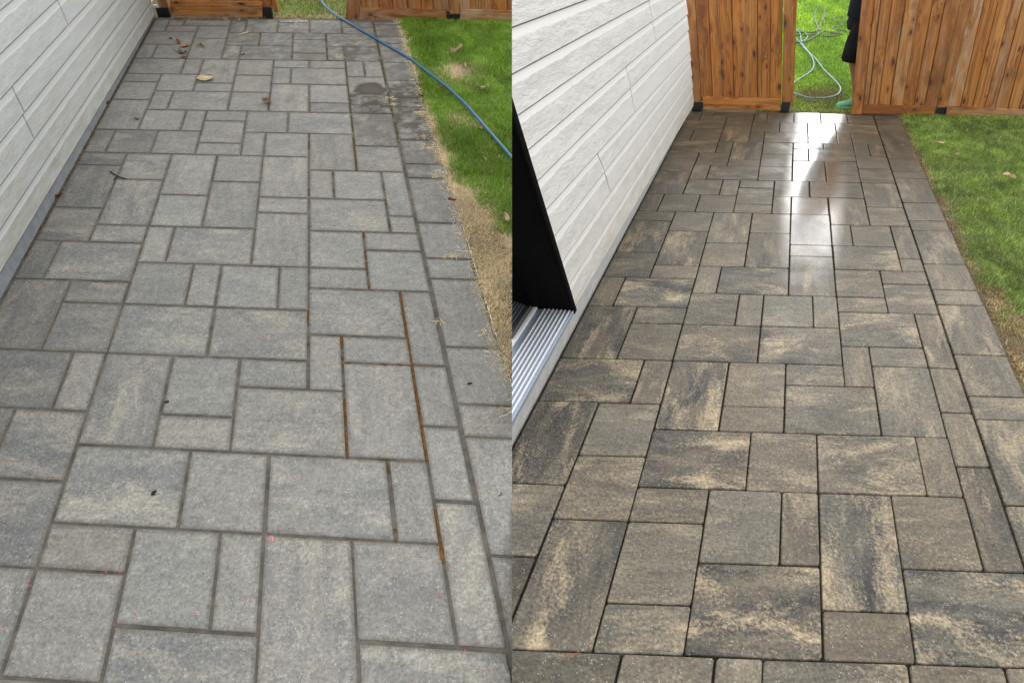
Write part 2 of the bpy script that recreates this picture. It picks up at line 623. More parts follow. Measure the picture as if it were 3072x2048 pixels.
# ------------------------------------------------------------------ pavers
CELLS = """-4 -2 0 3|-2 0 2 3|-2 0 0 2|0 3 0 2|3 6 0 2|0 2 2 4|2 3 2 4|3 5 2 4|5 6 2 4|-4 -3 3 5|-3 0 3 5|-4 -2 5 7
-2 0 5 6|-2 0 6 9|-4 -2 7 10|-2 0 9 11|0 1 4 6|1 4 4 6|4 6 4 7|4 6 7 8|4 6 8 11|0 2 6 8|2 4 6 9|0 2 8 11|2 4 9 11
-4 -2 10 11|-4 -3 11 13|-3 -1 11 13|-1 1 11 13|1 3 11 12|1 3 12 14|1 3 14 15|3 4 11 13|4 6 11 13|-4 -2 13 16|-2 0 13 15
0 1 13 15|3 5 13 15|5 8 13 15|-4 -2 16 18|-4 -2 18 19|-2 -1 15 17|-1 2 15 17|2 4 15 17|4 6 15 18|6 8 15 16|6 8 16 18
-2 0 17 19|0 2 17 18|0 2 18 21|2 4 17 19|2 4 19 21|4 5 18 20|5 8 18 20|4 6 20 21|6 8 20 21|-4 -1 19 21|-1 0 19 21
-4 -3 21 23|-3 -1 21 23|-4 -1 23 25|-1 1 21 24|-1 1 24 26|1 2 21 23|2 5 21 23|5 7 21 22|5 7 22 24|5 7 24 25|7 8 21 23
8 10 21 23|1 3 23 25|3 5 23 25|7 10 23 25|-4 -3 25 27|-3 -1 25 26|-3 -2 26 27|-2 1 26 27|1 2 25 27|2 4 25 27.2|4 6 25 26.7|4 6 26.7 27.3
6 8 25 27.2|8 10 26 27|8 10 25 26|6 9 1 3|6 7 -1 1|7 9 0 1|7 9 -3 0|9 10 0 3|8 10 3 5|6 8 3 4|6 8 4 6|8 10 5 6|6 9 6 8
9 10 6 7|9 10 7 10|6 7 8 10|7 9 8 10|6 8 10 13|8 10 10 12|8 10 12 15|8 10 15 17|8 10 17 19|8 9 19 21|9 10 19 21
-4 -1 -2 0|-1 0 -2 0|0 2 -3 0|2 4 -2 0|2 4 -3 -2|4 6 -1 0|4 7 -3 -1|-4 -2 -5 -2|-2 0 -4 -2|0 3 -5 -3|3 5 -5 -3|5 8 -5 -3
8 9 -5 -3|9 10 -2 0|9 10 -4 -2|9 10 -7 -4|-2 0 -6 -4|-4 -2 -7 -5|-4 -2 -9 -7|-2 0 -9 -6|0 2 -6 -5|2 4 -7 -5|4 5 -7 -5|5 7 -8 -5
7 9 -7 -5|0 2 -8 -6|0 2 -9 -8|2 5 -9 -7|5 7 -9 -8|7 10 -9 -7|-4 -2.33 -11 -9|-2.33 .67 -11 -9|.67 2.69 -11 -9|2.69 3.72 -11 -9
3.72 6.82 -11 -9|6.82 8.87 -11 -9|8.87 10 -11 -9"""
BJ = [27, 26.5, 24.6, 23.55, 20.9, 18.65, 16.72, 15.72, 12.6, 10.63, 9.6, 6.65, 4.67, 3.65, .73, -1.26, -2.24, -5.2, -7.2, -8.2, -11]
cells = [tuple(float(q) for q in c.split()) for c in CELLS.replace('\n', '|').split('|')]
cells += [(10.04, 11.95, BJ[i + 1], BJ[i]) for i in range(len(BJ) - 1)]
STRONG = {(-4, 0): 1.0, (-3, 3): 1.0, (-4, -2): .95, (0, -3): 1.0, (3, 0): .95, (0, 0): .8, (1, 4): .8, (-2, 6): .9, (6, 1): .75, (6, 6): .7,
          (9, 0): .8, (2, -9): 1.1, (5, -8): .95, (7, -9): 1.0, (-2, -9): .8, (-4, -5): 1.1, (7, -3): .5, (4, -3): .65, (0, -5): 1.0, (5, -5): .7,
          (4, 4): .5, (-4, 7): .95, (0, 8): .6, (2, 6): .6, (9, -7): 1.0, (9, 7): .6, (8, 12): .7, (-4, 13): .7, (-1, 15): .9, (0, 18): .8, (-4, 19): .8}
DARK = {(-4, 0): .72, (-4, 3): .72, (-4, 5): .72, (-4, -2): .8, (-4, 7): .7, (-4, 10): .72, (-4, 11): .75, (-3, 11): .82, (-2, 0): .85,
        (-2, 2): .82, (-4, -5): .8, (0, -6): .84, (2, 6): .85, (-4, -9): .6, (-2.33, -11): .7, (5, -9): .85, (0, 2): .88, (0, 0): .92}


def build_pavers(side, bed, mat, gap, bev, bevh, dry):
    for (x0, x1, y0, y1) in cells:
        if dry and y1 < -8.9:
            continue
        g = gap / 2
        key = (x0, y0)
        jx = [random.uniform(-.4, .4) * g for _ in range(4)]
        uj = lambda: g * random.uniform(.55, 1.4)
        xs0, xs1 = x0 + uj(), x1 - uj()
        ys0, ys1 = y0 + uj() * .85, y1 - uj() * .85
        border = x0 > 10
        if border and dry:
            xs1 = 11.72 + random.uniform(-.15, .1)
        # top outline with softened corners
        r = bev * (1.6 if not dry else 1.2)
        tilt = (random.gauss(0, .0003 if dry else .0007), random.gauss(0, .0003 if dry else .0007))
        base = (0.0 if not dry else random.gauss(0, .0004))

        def ring(ins, h):
            a0, a1, b0, b1 = xs0 + ins, xs1 - ins, ys0 + ins * .8, ys1 - ins * .8
            k = r
            pts = [(a0 + k, b0), (a1 - k, b0), (a1, b0 + k), (a1, b1 - k), (a1 - k, b1), (a0 + k, b1), (a0, b1 - k), (a0, b0 + k)]
            o = []
            for (x, y) in pts:
                wob = 0
                if border and dry and x > 11:
                    wob = (float(vnoise(y * 3.1 + 9, 4.5)) - .5) * .22
                tx, ty = x - (x0 + x1) / 2, y - (y0 + y1) / 2
                o.append(side.G(x + wob + jx[0] * .3, y, h + base + tx * tilt[0] + ty * tilt[1]))
            return o
        bm = bmesh.new()
        rings = [[bm.verts.new(p) for p in ring(i, h)] for i, h in ((bev, 0.0), (bev * .35, -bevh * .35), (0, -bevh), (0, -.055))]
        bm.faces.new(rings[0])
        for A, B in zip(rings, rings[1:]):
            for i in range(8):
                bm.faces.new((A[i], B[i], B[(i + 1) % 8], A[(i + 1) % 8]))
        bm.faces.new(rings[-1][::-1])
        bmesh.ops.recalc_face_normals(bm, faces=bm.faces)
        clip(bm, side)
        if len(bm.faces) < 3:
            bm.free()
            continue
        w, d = x1 - x0, y1 - y0
        uv = bm.loops.layers.uv.verify()
        Ai = np.linalg.pinv(np.c_[side.a, side.b])
        for f in bm.faces:
            for l in f.loops:
                q = Ai @ (np.array(l.vert.co) - side.o)
                q = (q[0] - x0, q[1] - y0)
                l[uv].uv = q if (w >= d or x0 in (8.0,) and y0 in (15.0, 17.0)) else (q[1], q[0])
        o = put('paver', bm, mat, parent=bed)
        big = max(w, d) > 2.5
        st = STRONG.get(key, .65 if big else random.uniform(.25, .6))
        tn = DARK.get(key, random.uniform(.9, 1.08))
        if dry:
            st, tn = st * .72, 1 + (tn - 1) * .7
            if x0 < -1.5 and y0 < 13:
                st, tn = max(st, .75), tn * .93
            o['stain'] = 1.0 if key == (8, 17) else 0.0
            o['film'] = {(8, 15): 1.0, (8, 12): .62, (8, 10): .3, (9, 19): .35, (6, 15): .35, (7, 21): .7, (7, 23): .7, (8, 21): .8}.get(key, .95 if (border and 12.4 < y0 < 18) else .6 if (border and y0 > 9) else .3 if (border and y0 > 5)
                                                         else .6 if (x0 > .5 and y0 > 20.5) else .3 if y0 > 17 else .2 if y0 > 12 else .2 if y0 > 8 else 0.1)
        else:
            yc = (y0 + y1) / 2
            xc = (x0 + x1) / 2
            o['wet'] = max(.05, min(1.0, (yc + 1) / 15 * .85 + .1 - max(0, abs(xc - 5.2) - 3) * .03))
        o['pw'], o['pd'] = max(w, d), min(w, d)
        if (x0 in (8.0,) and y0 in (15.0, 17.0)):
            o['pw'], o['pd'] = w, d
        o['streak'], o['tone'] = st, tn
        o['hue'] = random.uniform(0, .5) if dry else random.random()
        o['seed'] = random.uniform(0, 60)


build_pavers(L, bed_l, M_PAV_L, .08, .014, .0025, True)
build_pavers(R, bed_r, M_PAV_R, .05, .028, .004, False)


# ------------------------------------------------------------------ house walls of lap siding
def house(side, lines, x0, ynear, yend, nextra, mat, mconc, label, joints, gs, hb0, near_fn=None, far_fn=None, dirty=3):
    """lines: two sight lines on the lower edge of each board, from the lowest board up"""
    hl = []
    for (p, q) in lines:
        y1, h1 = side.wall(*p, x0)
        y2, h2 = side.wall(*q, x0)
        k = (h2 - h1) / (y2 - y1) if abs(y2 - y1) > 4 else None
        hl.append((h1, y1, k))
    ks = [k for _, _, k in hl if k is not None]
    hl = [(h, y, k if k is not None else ks[-1]) for h, y, k in hl]
    H = [lambda y, h=h, yy=yy, k=k: h + k * (y - yy) for h, yy, k in hl]
    hl0, hl1 = hl[-2], hl[-1]
    for e in range(nextra):
        H.append(lambda y, e=e + 1: (hl1[0] + hl1[2] * (y - hl1[1])) + e * ((hl1[0] + hl1[2] * (8 - hl1[1])) - (hl0[0] + hl0[2] * (8 - hl0[1]))))
    org = side.G(x0, 10, 0)
    ho = root('house', org)
    tag(ho, label, 'house')
    out = side.a / side.la
    out = np.cross(side.b, side.n)
    out /= np.linalg.norm(out)
    if out @ side.a < 0:
        out = -out
    for i in range(len(H) - 1):
        near = near_fn(H[i](0)) if near_fn else ynear
        far = far_fn(H[i](20)) if far_fn else yend
        cuts = [near] + sorted(joints.get(i, [])) + [far]
        for c0, c1 in zip(cuts, cuts[1:]):
            e0 = .04 if c0 != near else 0
            e1 = .04 if c1 != far else 0
            dh = 0.014
            tp = lambda y: H[i + 1](y) + dh
            pts = []
            bm = bmesh.new()
            N = 2
            ys = [c0 + e0 + (c1 - e1 - c0 - e0) * q / N for q in range(N + 1)]
            sk0 = joints.get('skew', 0.0)
            secs = []
            for j, y in enumerate(ys):
                # slanted butt joints and ends follow the wall's own lean
                def yy(frac):
                    hh = H[i](y) + (H[i + 1](y) - H[i](y)) * frac
                    s_ = 0.0
                    if (j == 0 and c0 != near) or (j == N and c1 != far):
                        s_ = sk0 * frac
                    if j == 0 and c0 == near and near_fn:
                        s_ = near_fn(hh) - near
                    if j == N and c1 == far and far_fn:
                        s_ = far_fn(hh) - far
                    return y + s_
                lo, hi = H[i](y), tp(y)
                P0 = side.G(x0, yy(0), lo) + out * .0142
                P1 = side.G(x0, yy(0), lo + .0045) + out * .015
                P2 = side.G(x0, yy(1.0), hi) + out * .002
                P3 = side.G(x0, yy(1.0), hi) - out * .012
                P4 = side.G(x0, yy(0), lo + .004) - out * .006
                secs.append([bm.verts.new(p) for p in (P0, P1, P2, P3, P4)])
            for A, B in zip(secs, secs[1:]):
                for q in range(5):
                    nf_ = bm.faces.new((A[q], B[q], B[(q + 1) % 5], A[(q + 1) % 5]))
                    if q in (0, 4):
                        nf_.material_index = 1  # lower lip carries the painted lap shadow
            bm.faces.new(secs[0][::-1])
            bm.faces.new(secs[-1])
            bmesh.ops.recalc_face_normals(bm, faces=bm.faces)
            uv = bm.loops.layers.uv.verify()
            for f in bm.faces:
                for l in f.loops:
                    d = np.array(l.vert.co) - side.o
                    r = np.linalg.lstsq(np.c_[side.a, side.b, side.n], d, rcond=None)[0]
                    y_, h_ = r[1], r[2]
                    l[uv].uv = (y_ * side.lb, (h_ - H[i](y_)) / max(.02, H[i + 1](y_) - H[i](y_)))
            clip(bm, side)
            if len(bm.faces) < 3:
                bm.free()
                continue
            o = put('siding_board', bm, [mat, M_LAP_SHADE], parent=ho)
            o['seed'] = random.uniform(0, 50)
            o['gscale'] = gs
            o['dirt'] = max(0.0, [.75, .5, .35, .18, .1][i]) if i < 5 else .05
    # sheathing behind the boards, foundation below
    top = H[-1]
    ne = ynear
    fe = yend - .1
    dep = -side.a * (.13 / side.la)
    i0 = -out * .0135
    nl = near_fn(H[0](0)) + .3 if near_fn else ne
    nt = near_fn(top(0)) + .3 if near_fn else ne
    fl, ft = (far_fn(H[0](20)) - .1, far_fn(top(20)) - .1) if far_fn else (fe, fe)
    q = [side.G(x0, nl, H[0](nl) + .01) + i0, side.G(x0, fl, H[0](fl) + .01) + i0, side.G(x0, ft, top(ft)) + i0, side.G(x0, nt, top(nt)) + i0]
    bm = prism(q, dep)
    clip(bm, side)
    put('wall', bm, M_WRAP, parent=ho)
    q = [side.G(x0 - .13, ne, -.1), side.G(x0 - .13, fe + .1, -.1), side.G(x0 - .13, fe + .1, H[0](fe) + .009), side.G(x0 - .13, ne, H[0](ne) + .009)]
    if near_fn:                                            # lower under the door sill
        yj, hj = side.wall(1716, 937, x0 + .12)
        q = q[:3] + [side.G(x0 - .13, yj, H[0](yj) + .009), side.G(x0 - .13, yj - .1, hj - .022), side.G(x0 - .13, ne, hj - .022)]
    bm = prism(q, dep * .7)
    clip(bm, side)
    put('foundation', bm, mconc, parent=ho)
    return ho, H, out


X0L = -3.97
LL = [[(0, 808), (471, 29)], [(0, 680.5), (449, 6)], [(0, 550), (402, 3)], [(0, 422), (343, 0)], [(0, 293), (270, 0)],
      [(0, 158), (166, 0)]]
jl = {2: [L.wall(66, 345, X0L)[0]], 1: [L.wall(97, 423, X0L)[0]], 4: [], 3: []}
jl[3] = [L.wall(34, 259, X0L)[0] + .0]
jl = {4: [], 'skew': .9}


def jpos(side, u, v, x0):
    return side.wall(u, v, x0)


# which board a joint crosses is found from its lower end
def put_joint(side, H_est, jd, u0, v0, u1, v1, x0):
    y1, h1 = side.wall(u1, v1, x0)
    y0, h0 = side.wall(u0, v0, x0)
    best = min(range(len(H_est)), key=lambda i: abs(H_est[i](y1) - h1))
    jd.setdefault(best, []).append(y1)
    return (y0 - y1)


def Hest(side, lines, x0):
    o = []
    for (p, q) in lines:
        y1, h1 = side.wall(*p, x0)
        y2, h2 = side.wall(*q, x0)
        o.append(lambda y, h1=h1, y1=y1, k=(h2 - h1) / (y2 - y1): h1 + k * (y - y1))
    return o


he = Hest(L, LL, X0L)
jl = {}
s = [put_joint(L, he, jl, 176, 0, 198, 77, X0L), put_joint(L, he, jl, 33, 259, 67, 342, X0L), put_joint(L, he, jl, 67, 342, 98, 423, X0L),
     put_joint(L, he, jl, 455, 5, 462, 50, X0L)]
jl['skew'] = float(np.mean(s[1:3]))
yl_end = L.wall(472, 60, X0L)[0]
house_l, HLf, _ = house(L, LL, X0L, -10.5, yl_end, 4, M_SID_L, M_CONC_L,
                        'grey house wall of lap siding on a low concrete footing beside the dry patio', jl, 1.0, 0)

X0R = -3.95
LR = [[(1723, 911), (2016, 420)], [(1704, 847), (1975, 420)], [(1682, 779), (1936, 420)], [(1659, 702), (1882, 420)], [(1632, 625), (1822, 420)],
      [(1607, 538), (1729, 420)], [(1579, 445), (2058, 44)], [(1548, 342), (2046, 0)], [(1536, 217), (1944, 0)], [(1536, 79), (1753, 0)]]
he = Hest(R, LR, X0R)
jr = {}
s = [put_joint(R, he, jr, 1945, 6, 1952, 62, X0R), put_joint(R, he, jr, 1952, 62, 1961, 126, X0R), put_joint(R, he, jr, 1875, 198, 1886, 262, X0R),
     put_joint(R, he, jr, 1886, 262, 1898, 327, X0R), put_joint(R, he, jr, 1790, 452, 1806, 518, X0R), put_joint(R, he, jr, 1806, 518, 1823, 584, X0R)]
jr['skew'] = float(np.mean(s))
# the black jamb: its outer edge runs along these two points of the wall
JB = R.wall(1727, 927, X0R + .12)
JT = R.wall(1536, 306, X0R + .12)
jn = lambda h: JB[0] + (JT[0] - JB[0]) * (h - JB[1]) / (JT[1] - JB[1])
E0, E1 = R.wall(2078, 303, X0R), R.wall(2055, 0, X0R)
jf = lambda h: E0[0] + (E1[0] - E0[0]) * (h - E0[1]) / (E1[1] - E0[1])
house_r, HRf, OUT = house(R, LR, X0R, -9, 26.6, 1, M_SID_R, M_CONC_R,
                          'pale grey house wall of lap siding with a black patio door beside the wet patio', jr, 1.0, 0, near_fn=jn, far_fn=jf)

# ------------------------------------------------------------------ patio door at the near end of the right wall
door = root('patio_door', (0, 0, 0))
door.parent = house_r
door.location = -Vector(house_r['_org'])
door['_org'] = (0, 0, 0)
XO = X0R + .12
cw = .22                                                   # width of the casing along the wall
_d = R.ray(1607, 917)
_r = np.linalg.solve(np.c_[R.a, R.n, -_d], CAM - R.o - R.b * (JB[0] - cw))
XI, HI = _r[0], _r[1]
slope = (JT[0] - JB[0]) / (JT[1] - JB[1])
TOP = 2.15


def jp(x, h, dy=0.0):
    return R.G(x, JB[0] - cw + dy + slope * (h - JB[1]), h)


hs = HI                                                    # sill level
bm = prism([jp(XI, hs), jp(XO - .05, JB[1]), jp(XO - .05, TOP), jp(XI, TOP)], R.b * (cw * .9))
clip(bm, R)
put('jamb', bm, M_BLACK, parent=door)
bm = prism([jp(XO - .05, JB[1] - .012), jp(XO - .05, JB[1] - .012, cw), jp(XO - .05, TOP, cw), jp(XO - .05, TOP)], R.a * .09, bev=.002)
clip(bm, R)
put('casing', bm, M_BLACK, parent=door)
bm = prism([R.G(XI, -9, hs + .012), jp(XI, hs + .012), jp(XI, TOP), R.G(XI, -9, TOP)], -R.a * .12)
clip(bm, R)
put('glass', bm, M_GLASS, parent=door)
_e = R.wall(1716, 937, XO)
hs_o = _e[1]                                               # the sill falls a little towards the patio


def sl(x, y, dh=0.0):
    f = (x - XI) / (XO - XI)
    return R.G(x, y, hs + (hs_o - hs) * f + dh)


ye = JB[0] - cw - .02
bm = prism([sl(XI, -9), sl(XO, -9), sl(XO, ye), sl(XI, ye)], -R.n * .02)
span = XO - XI
for k in range(7):
    c0 = XI + span * (.27 + .105 * k)
    q = [sl(c0, -9, .001), sl(c0 + span * .036, -9, .001), sl(c0 + span * .036, ye, .001), sl(c0, ye, .001)]
    t_ = prism(q, R.n * .007, bev=.0015)
    clip(t_, R)
    put('sill_rib', t_, M_RIB, parent=door)
q = [sl(XO - span * .02, -9, .0015), sl(XO + span * .012, -9, .0015), sl(XO + span * .012, ye, .0015), sl(XO - span * .02, ye, .0015)]
t_ = prism(q, -R.n * .03, bev=.002)
me_ = bpy.data.meshes.new('t')
t_.to_mesh(me_)
t_.free()
bm.from_mesh(me_)
clip(bm, R)
put('sill', bm, M_ALU, parent=door)
bm = prism([sl(XI + span * .0, -9, .001), sl(XI + span * .1, -9, .001), sl(XI + span * .1, ye, .001), sl(XI, ye, .001)], R.n * .016, bev=.002)
clip(bm, R)
put('track', bm, M_ALU2, parent=door)


# ------------------------------------------------------------------ fences
def wood_piece(side, name, quad, dep, parent, mat, axis_v, bev=.0025, tint=None, weather=None, label=None):
    """quad: outline in world points; axis_v: along the grain"""
    bm = prism(quad, dep, bev=bev)
    ev = np.array(axis_v) / np.linalg.norm(axis_v)
    nn = np.array(dep) / np.linalg.norm(dep)
    eu = np.cross(ev, nn)
    uvproj(bm, quad[0], eu, ev)
    clip(bm, side)
    if len(bm.faces) < 3:
        bm.free()
        return None
    o = put(name, bm, mat, parent=parent)
    o['seed'] = random.uniform(0, 90)
    o['tint'] = tint if tint is not None else random.uniform(.25, 1)
    o['weather'] = weather if weather is not None else random.uniform(0, .5)
    if label:
        o['label'] = label
    return o


FH = R.fen(2500, 0, 27.75)[1] + .03                                                  # fence height


def edge_line(side, top, bot, y0):
    """sight lines at the picture's top edge and at the foot of a board edge -> x as a function of height"""
    x1, h1 = side.fen(*top, y0)
    x0, h0 = side.fen(*bot, y0)
    return lambda h: x0 + (x1 - x0) * (h - h0) / (h1 - h0)


def boards(side, edges, hb, y0, thick, parent, mat, tints=None, weathers=None, proud=None, slits=()):
    for i in range(len(edges) - 1):
        e0, e1 = edges[i], edges[i + 1]
        gp = random.uniform(.009, .018)
        off = random.uniform(-.03, .03) + (proud[i] if proud else 0)
        P = lambda e, h, s_: side.G(e(h) + s_, y0 + off, h)
        q = [P(e0, hb, gp), P(e1, hb, -gp), P(e1, FH, -gp), P(e0, FH, gp)]
        wood_piece(side, 'board', q, side.b * thick, parent, mat, np.array(q[3]) - np.array(q[0]), bev=.006,
                   tint=tints[i] if tints else None, weather=weathers[i] if weathers else None)
        if i and i not in slits:
            P = lambda h, s_: side.G(e0(h) + s_, y0 + thick + .035, h)
            q = [P(hb, -.2), P(hb, .2), P(FH - .02, .2), P(FH - .02, -.2)]
            wood_piece(side, 'added_seam_backing', q, side.b * .08, parent, mat, np.array(q[3]) - np.array(q[0]), bev=0, tint=0, weather=.2)  # dark strip added behind the seam to keep light out of the gap


def post(side, x_lo, x_hi, top_fn0, top_fn1, h_base, y0, dep, label, mat, brk_in=.0, tint=.6, weather=.1):
    rt = root('fence_post', side.G((x_lo + x_hi) / 2, y0 + .3, 0))
    tag(rt, label, 'fence post', 'posts of the cedar fences')
    q = [side.G(top_fn0(h_base), y0, h_base), side.G(top_fn1(h_base), y0, h_base), side.G(top_fn1(FH + .05), y0, FH + .05),
         side.G(top_fn0(FH + .05), y0, FH + .05)]
    wood_piece(side, 'shaft', q, side.b * dep, rt, mat, np.array(q[3]) - np.array(q[0]), bev=.004, tint=tint, weather=weather)
    x0, x1 = x_lo, x_hi
    q = [side.G(x0, y0 - .09, -.02), side.G(x1, y0 - .09, -.02), side.G(x1, y0 - .09, h_base + .012), side.G(x0, y0 - .09, h_base + .012)]
    bm = prism(q, side.b * (dep + .18), bev=.003)
    clip(bm, side)
    put('base_bracket', bm, M_BRK, parent=rt)
    return rt


def fz(side, x, y, zx, zy, k):
    return (zx + x * k, zy + y * k)


# --- right-hand yard: pieces measured from two enlargements
YF = 27.75
z7 = lambda x, y: (2030 + x * .25515, y * .25515)
z8 = lambda x, y: (2500 + x * .25513, y * .25513)
E7 = lambda t, b, yb=1135: edge_line(R, z7(t, 0), z7(b, yb), YF)
E8 = lambda t, b, yb=1235: edge_line(R, z8(t, 0), z8(b, yb), YF)
hR = lambda z, y0=YF: R.fen(z[0], z[1], y0)[1]
xR = lambda z, y0=YF: R.fen(z[0], z[1], y0)[0]

fp1 = root('cedar_fence', R.G(1, YF, 0))
tag(fp1, 'wet cedar fence panel of vertical boards between the house wall and the open gateway', 'fence panel', 'cedar fence panels of the wet yard')
ed = [E7(t, b) for t, b in ((212, 283), (370, 420), (490, 530), (645, 668), (800, 808), (950, 950), (1105, 1092), (1252, 1230))]
hk = hR(z7(750, 1148))
boards(R, ed, hk - .05, YF, .1, fp1, M_WOOD_R, tints=[.25, .75, .6, .7, .55, .6, .62], weathers=[.05, .1, 0, .05, .1, .05, 0], slits=(2, 4))
kb = YF - .2
q = [R.G(xR(z7(316, 1285), kb), kb, hR(z7(316, 1285), kb)), R.G(xR(z7(1222, 1303), kb), kb, hR(z7(1222, 1303), kb)),
     R.G(xR(z7(1222, 1160), kb), kb, hR(z7(1222, 1160), kb)), R.G(xR(z7(298, 1140), kb), kb, hR(z7(298, 1140), kb))]
wood_piece(R, 'kickboard', q, R.b * .19, fp1, M_WOOD_R, R.a, tint=1.5, weather=.1)
post(R, xR(z7(185, 1270)), xR(z7(305, 1270)), E7(103, 192, 1205), E7(214, 290, 1205), hR(z7(240, 1208)), YF - .1, .5,
     'olive brown post in a black steel bracket against the pale house wall', M_WOOD_R, tint=.35, weather=.25)
post(R, xR(z7(1225, 1260)), xR(z7(1328, 1260)), E7(1262, 1237, 1205), E7(1372, 1330, 1205), hR(z7(1275, 1208)), YF - .1, .5,
     'post in a black steel bracket on the left side of the open gateway', M_WOOD_R, tint=.3, weather=.1)
q0, q1 = E7(1374, 1330, 1255), E7(1418, 1370, 1255)
tb = root('gate_stop', R.G(q0(0), YF, 0))
tag(tb, 'narrow upright board fixed along the edge of the gateway post above the wet pavers', 'gate stop')
hb = hR(z7(1350, 1262))
q = [R.G(q0(hb), YF + .1, hb), R.G(q1(hb), YF + .1, hb), R.G(q1(FH), YF + .1, FH), R.G(q0(FH), YF + .1, FH)]
wood_piece(R, 'board', q, R.b * .35, tb, M_WOOD_R, np.array(q[3]) - np.array(q[0]), tint=.75, weather=.1)

fp2 = root('gate', R.G(10, YF, 0))
tag(fp2, 'cedar gate leaf with a reddish bottom rail in front of the person in black shorts', 'gate')
ed = [E8(t, b) for t, b in ((452, 344), (482, 352), (560, 412), (692, 528), (852, 668), (1012, 812), (1178, 948), (1322, 1072), (1495, 1212))]
hk = hR(z8(700, 1240))
boards(R, ed, hk - .05, YF, .1, fp2, M_WOOD_R, tints=[.5, .6, .55, .6, .75, .55, .7, .1], weathers=[.3, .5, .3, .2, .6, .15, .35, .25],
       proud=[0.02, .03, -.02, .01, -.03, .01, 0, -.04], slits=(5,))
kb = YF - .2
q = [R.G(xR(z8(325, 1338), kb), kb, hR(z8(325, 1338), kb)), R.G(xR(z8(1190, 1352), kb), kb, hR(z8(1190, 1352), kb)),
     R.G(xR(z8(1198, 1256), kb), kb, hR(z8(1198, 1256), kb)), R.G(xR(z8(340, 1232), kb), kb, hR(z8(340, 1232), kb))]
wood_piece(R, 'kickboard', q, R.b * .19, fp2, M_WOOD_R, R.a, tint=.02, weather=0)
e0, e1 = E8(338, 205, 1335), E8(456, 330, 1335)
hb = hR(z8(265, 1338))
q = [R.G(e0(hb), kb, hb), R.G(e1(hb), kb, hb), R.G(e1(FH), kb, FH), R.G(e0(FH), kb, FH)]
wood_piece(R, 'trim_board', q, R.b * .3, fp2, M_WOOD_R, np.array(q[3]) - np.array(q[0]), tint=.6, weather=.2)
post(R, xR(z8(1200, 1330)), xR(z8(1325, 1330)), E8(1500, 1222, 1270), E8(1622, 1338, 1270), hR(z8(1270, 1275)), YF - .02, .5,
     'post in a black steel bracket rising from the grass beside the gate leaf', M_WOOD_R, tint=.5, weather=.2)

fp3 = root('cedar_fence', R.G(16, YF, 0))
tag(fp3, 'wet cedar fence panel with weathered pale boards along the green lawn at far right', 'fence panel', 'cedar fence panels of the wet yard')
ed = [E8(t, b, 1255) for t, b in ((1624, 1342), (1772, 1490), (1942, 1635), (2108, 1780), (2240, 1905), (2390, 2055), (2540, 2190), (2690, 2330), (2850, 2470), (3010, 2610), (3170, 2750))]
hk = hR(z8(1700, 1270))
boards(R, ed, hk - .1, YF, .1, fp3, M_WOOD_R, tints=[.7, .6, .9, .5, .65, .7, .5, .6, .6, .6], weathers=[.95, .1, .2, .6, .35, .4, .3, .3, .3, .3],
       proud=[-.05, .02, -.01, .02, 0, 0, 0, 0, 0, 0])
z8k = lambda x, yy: R.G(xR(z8(x, yy), kb), kb, hR(z8(x, yy), kb))
q = [z8k(1318, 1398), z8k(2800, 1462), z8k(2800, 1318), z8k(1335, 1252)]
wood_piece(R, 'kickboard', q, R.b * .19, fp3, M_WOOD_R, R.a, tint=.5, weather=.6)

# --- left-hand yard
YL = 27.75
z3 = lambda x, y: (440 + x * .2381, y * .2381)
z4 = lambda x, y: (980 + x * .26782, y * .26782)
hL = lambda z, y0=YL: L.fen(z[0], z[1], y0)[1]
xL = lambda z, y0=YL: L.fen(z[0], z[1], y0)[0]


def vline(side, z, y0):
    x = side.fen(z[0], z[1], y0)[0]
    return lambda h: x


lp1 = root('cedar_fence', L.G(0, YL, 0))
tag(lp1, 'cedar fence panel with a dirty splashed bottom board between grey house wall and grass gateway', 'fence panel', 'cedar fence panels of the dry yard')
xs = np.linspace(xL(z3(285, 12)), xL(z3(1470, 12)), 8)
hk = hL(z3(800, 15))
boards(L, [(lambda h, x=x: x) for x in xs], hk - .05, YL, .1, lp1, M_WOOD_L, tints=[.6, .5, .7, .6, .5, .65, .6], weathers=[.2] * 7)
kb = YL - .2
zk = lambda x, yy: L.G(xL(z3(x, yy), kb), kb, hL(z3(x, yy), kb))
q = [zk(312, 205), zk(1458, 224), zk(1458, 30), zk(288, 12)]
wood_piece(L, 'kickboard', q, L.b * .19, lp1, M_WOOD_L, L.a, tint=.9, weather=.5)
post(L, xL(z3(150, 200)), xL(z3(310, 200)), vline(L, z3(165, 100), YL), vline(L, z3(282, 100), YL), hL(z3(220, 105)), YL - .1, .5,
     'dull brown post in a black bracket at the corner of the grey house wall', M_WOOD_L, tint=.35, weather=.5)
post(L, xL(z3(1462, 180)), xL(z3(1584, 180)), vline(L, z3(1472, 100), YL), vline(L, z3(1582, 100), YL), hL(z3(1520, 98)), YL - .1, .5,
     'post in a black bracket between the splashed bottom board and the grass gateway', M_WOOD_L, tint=.4, weather=.2)
x0, x1 = xL(z3(1592, 120)), xL(z3(1655, 120))
tb = root('gate_stop', L.G(x0, YL, 0))
tag(tb, 'narrow upright cedar board on the left edge of the dry grass gateway', 'gate stop')
hb = hL(z3(1620, 165))
q = [L.G(x0, YL + .1, hb), L.G(x1, YL + .1, hb), L.G(x1, YL + .1, FH), L.G(x0, YL + .1, FH)]
wood_piece(L, 'board', q, L.b * .35, tb, M_WOOD_L, L.n, tint=.7, weather=.1)

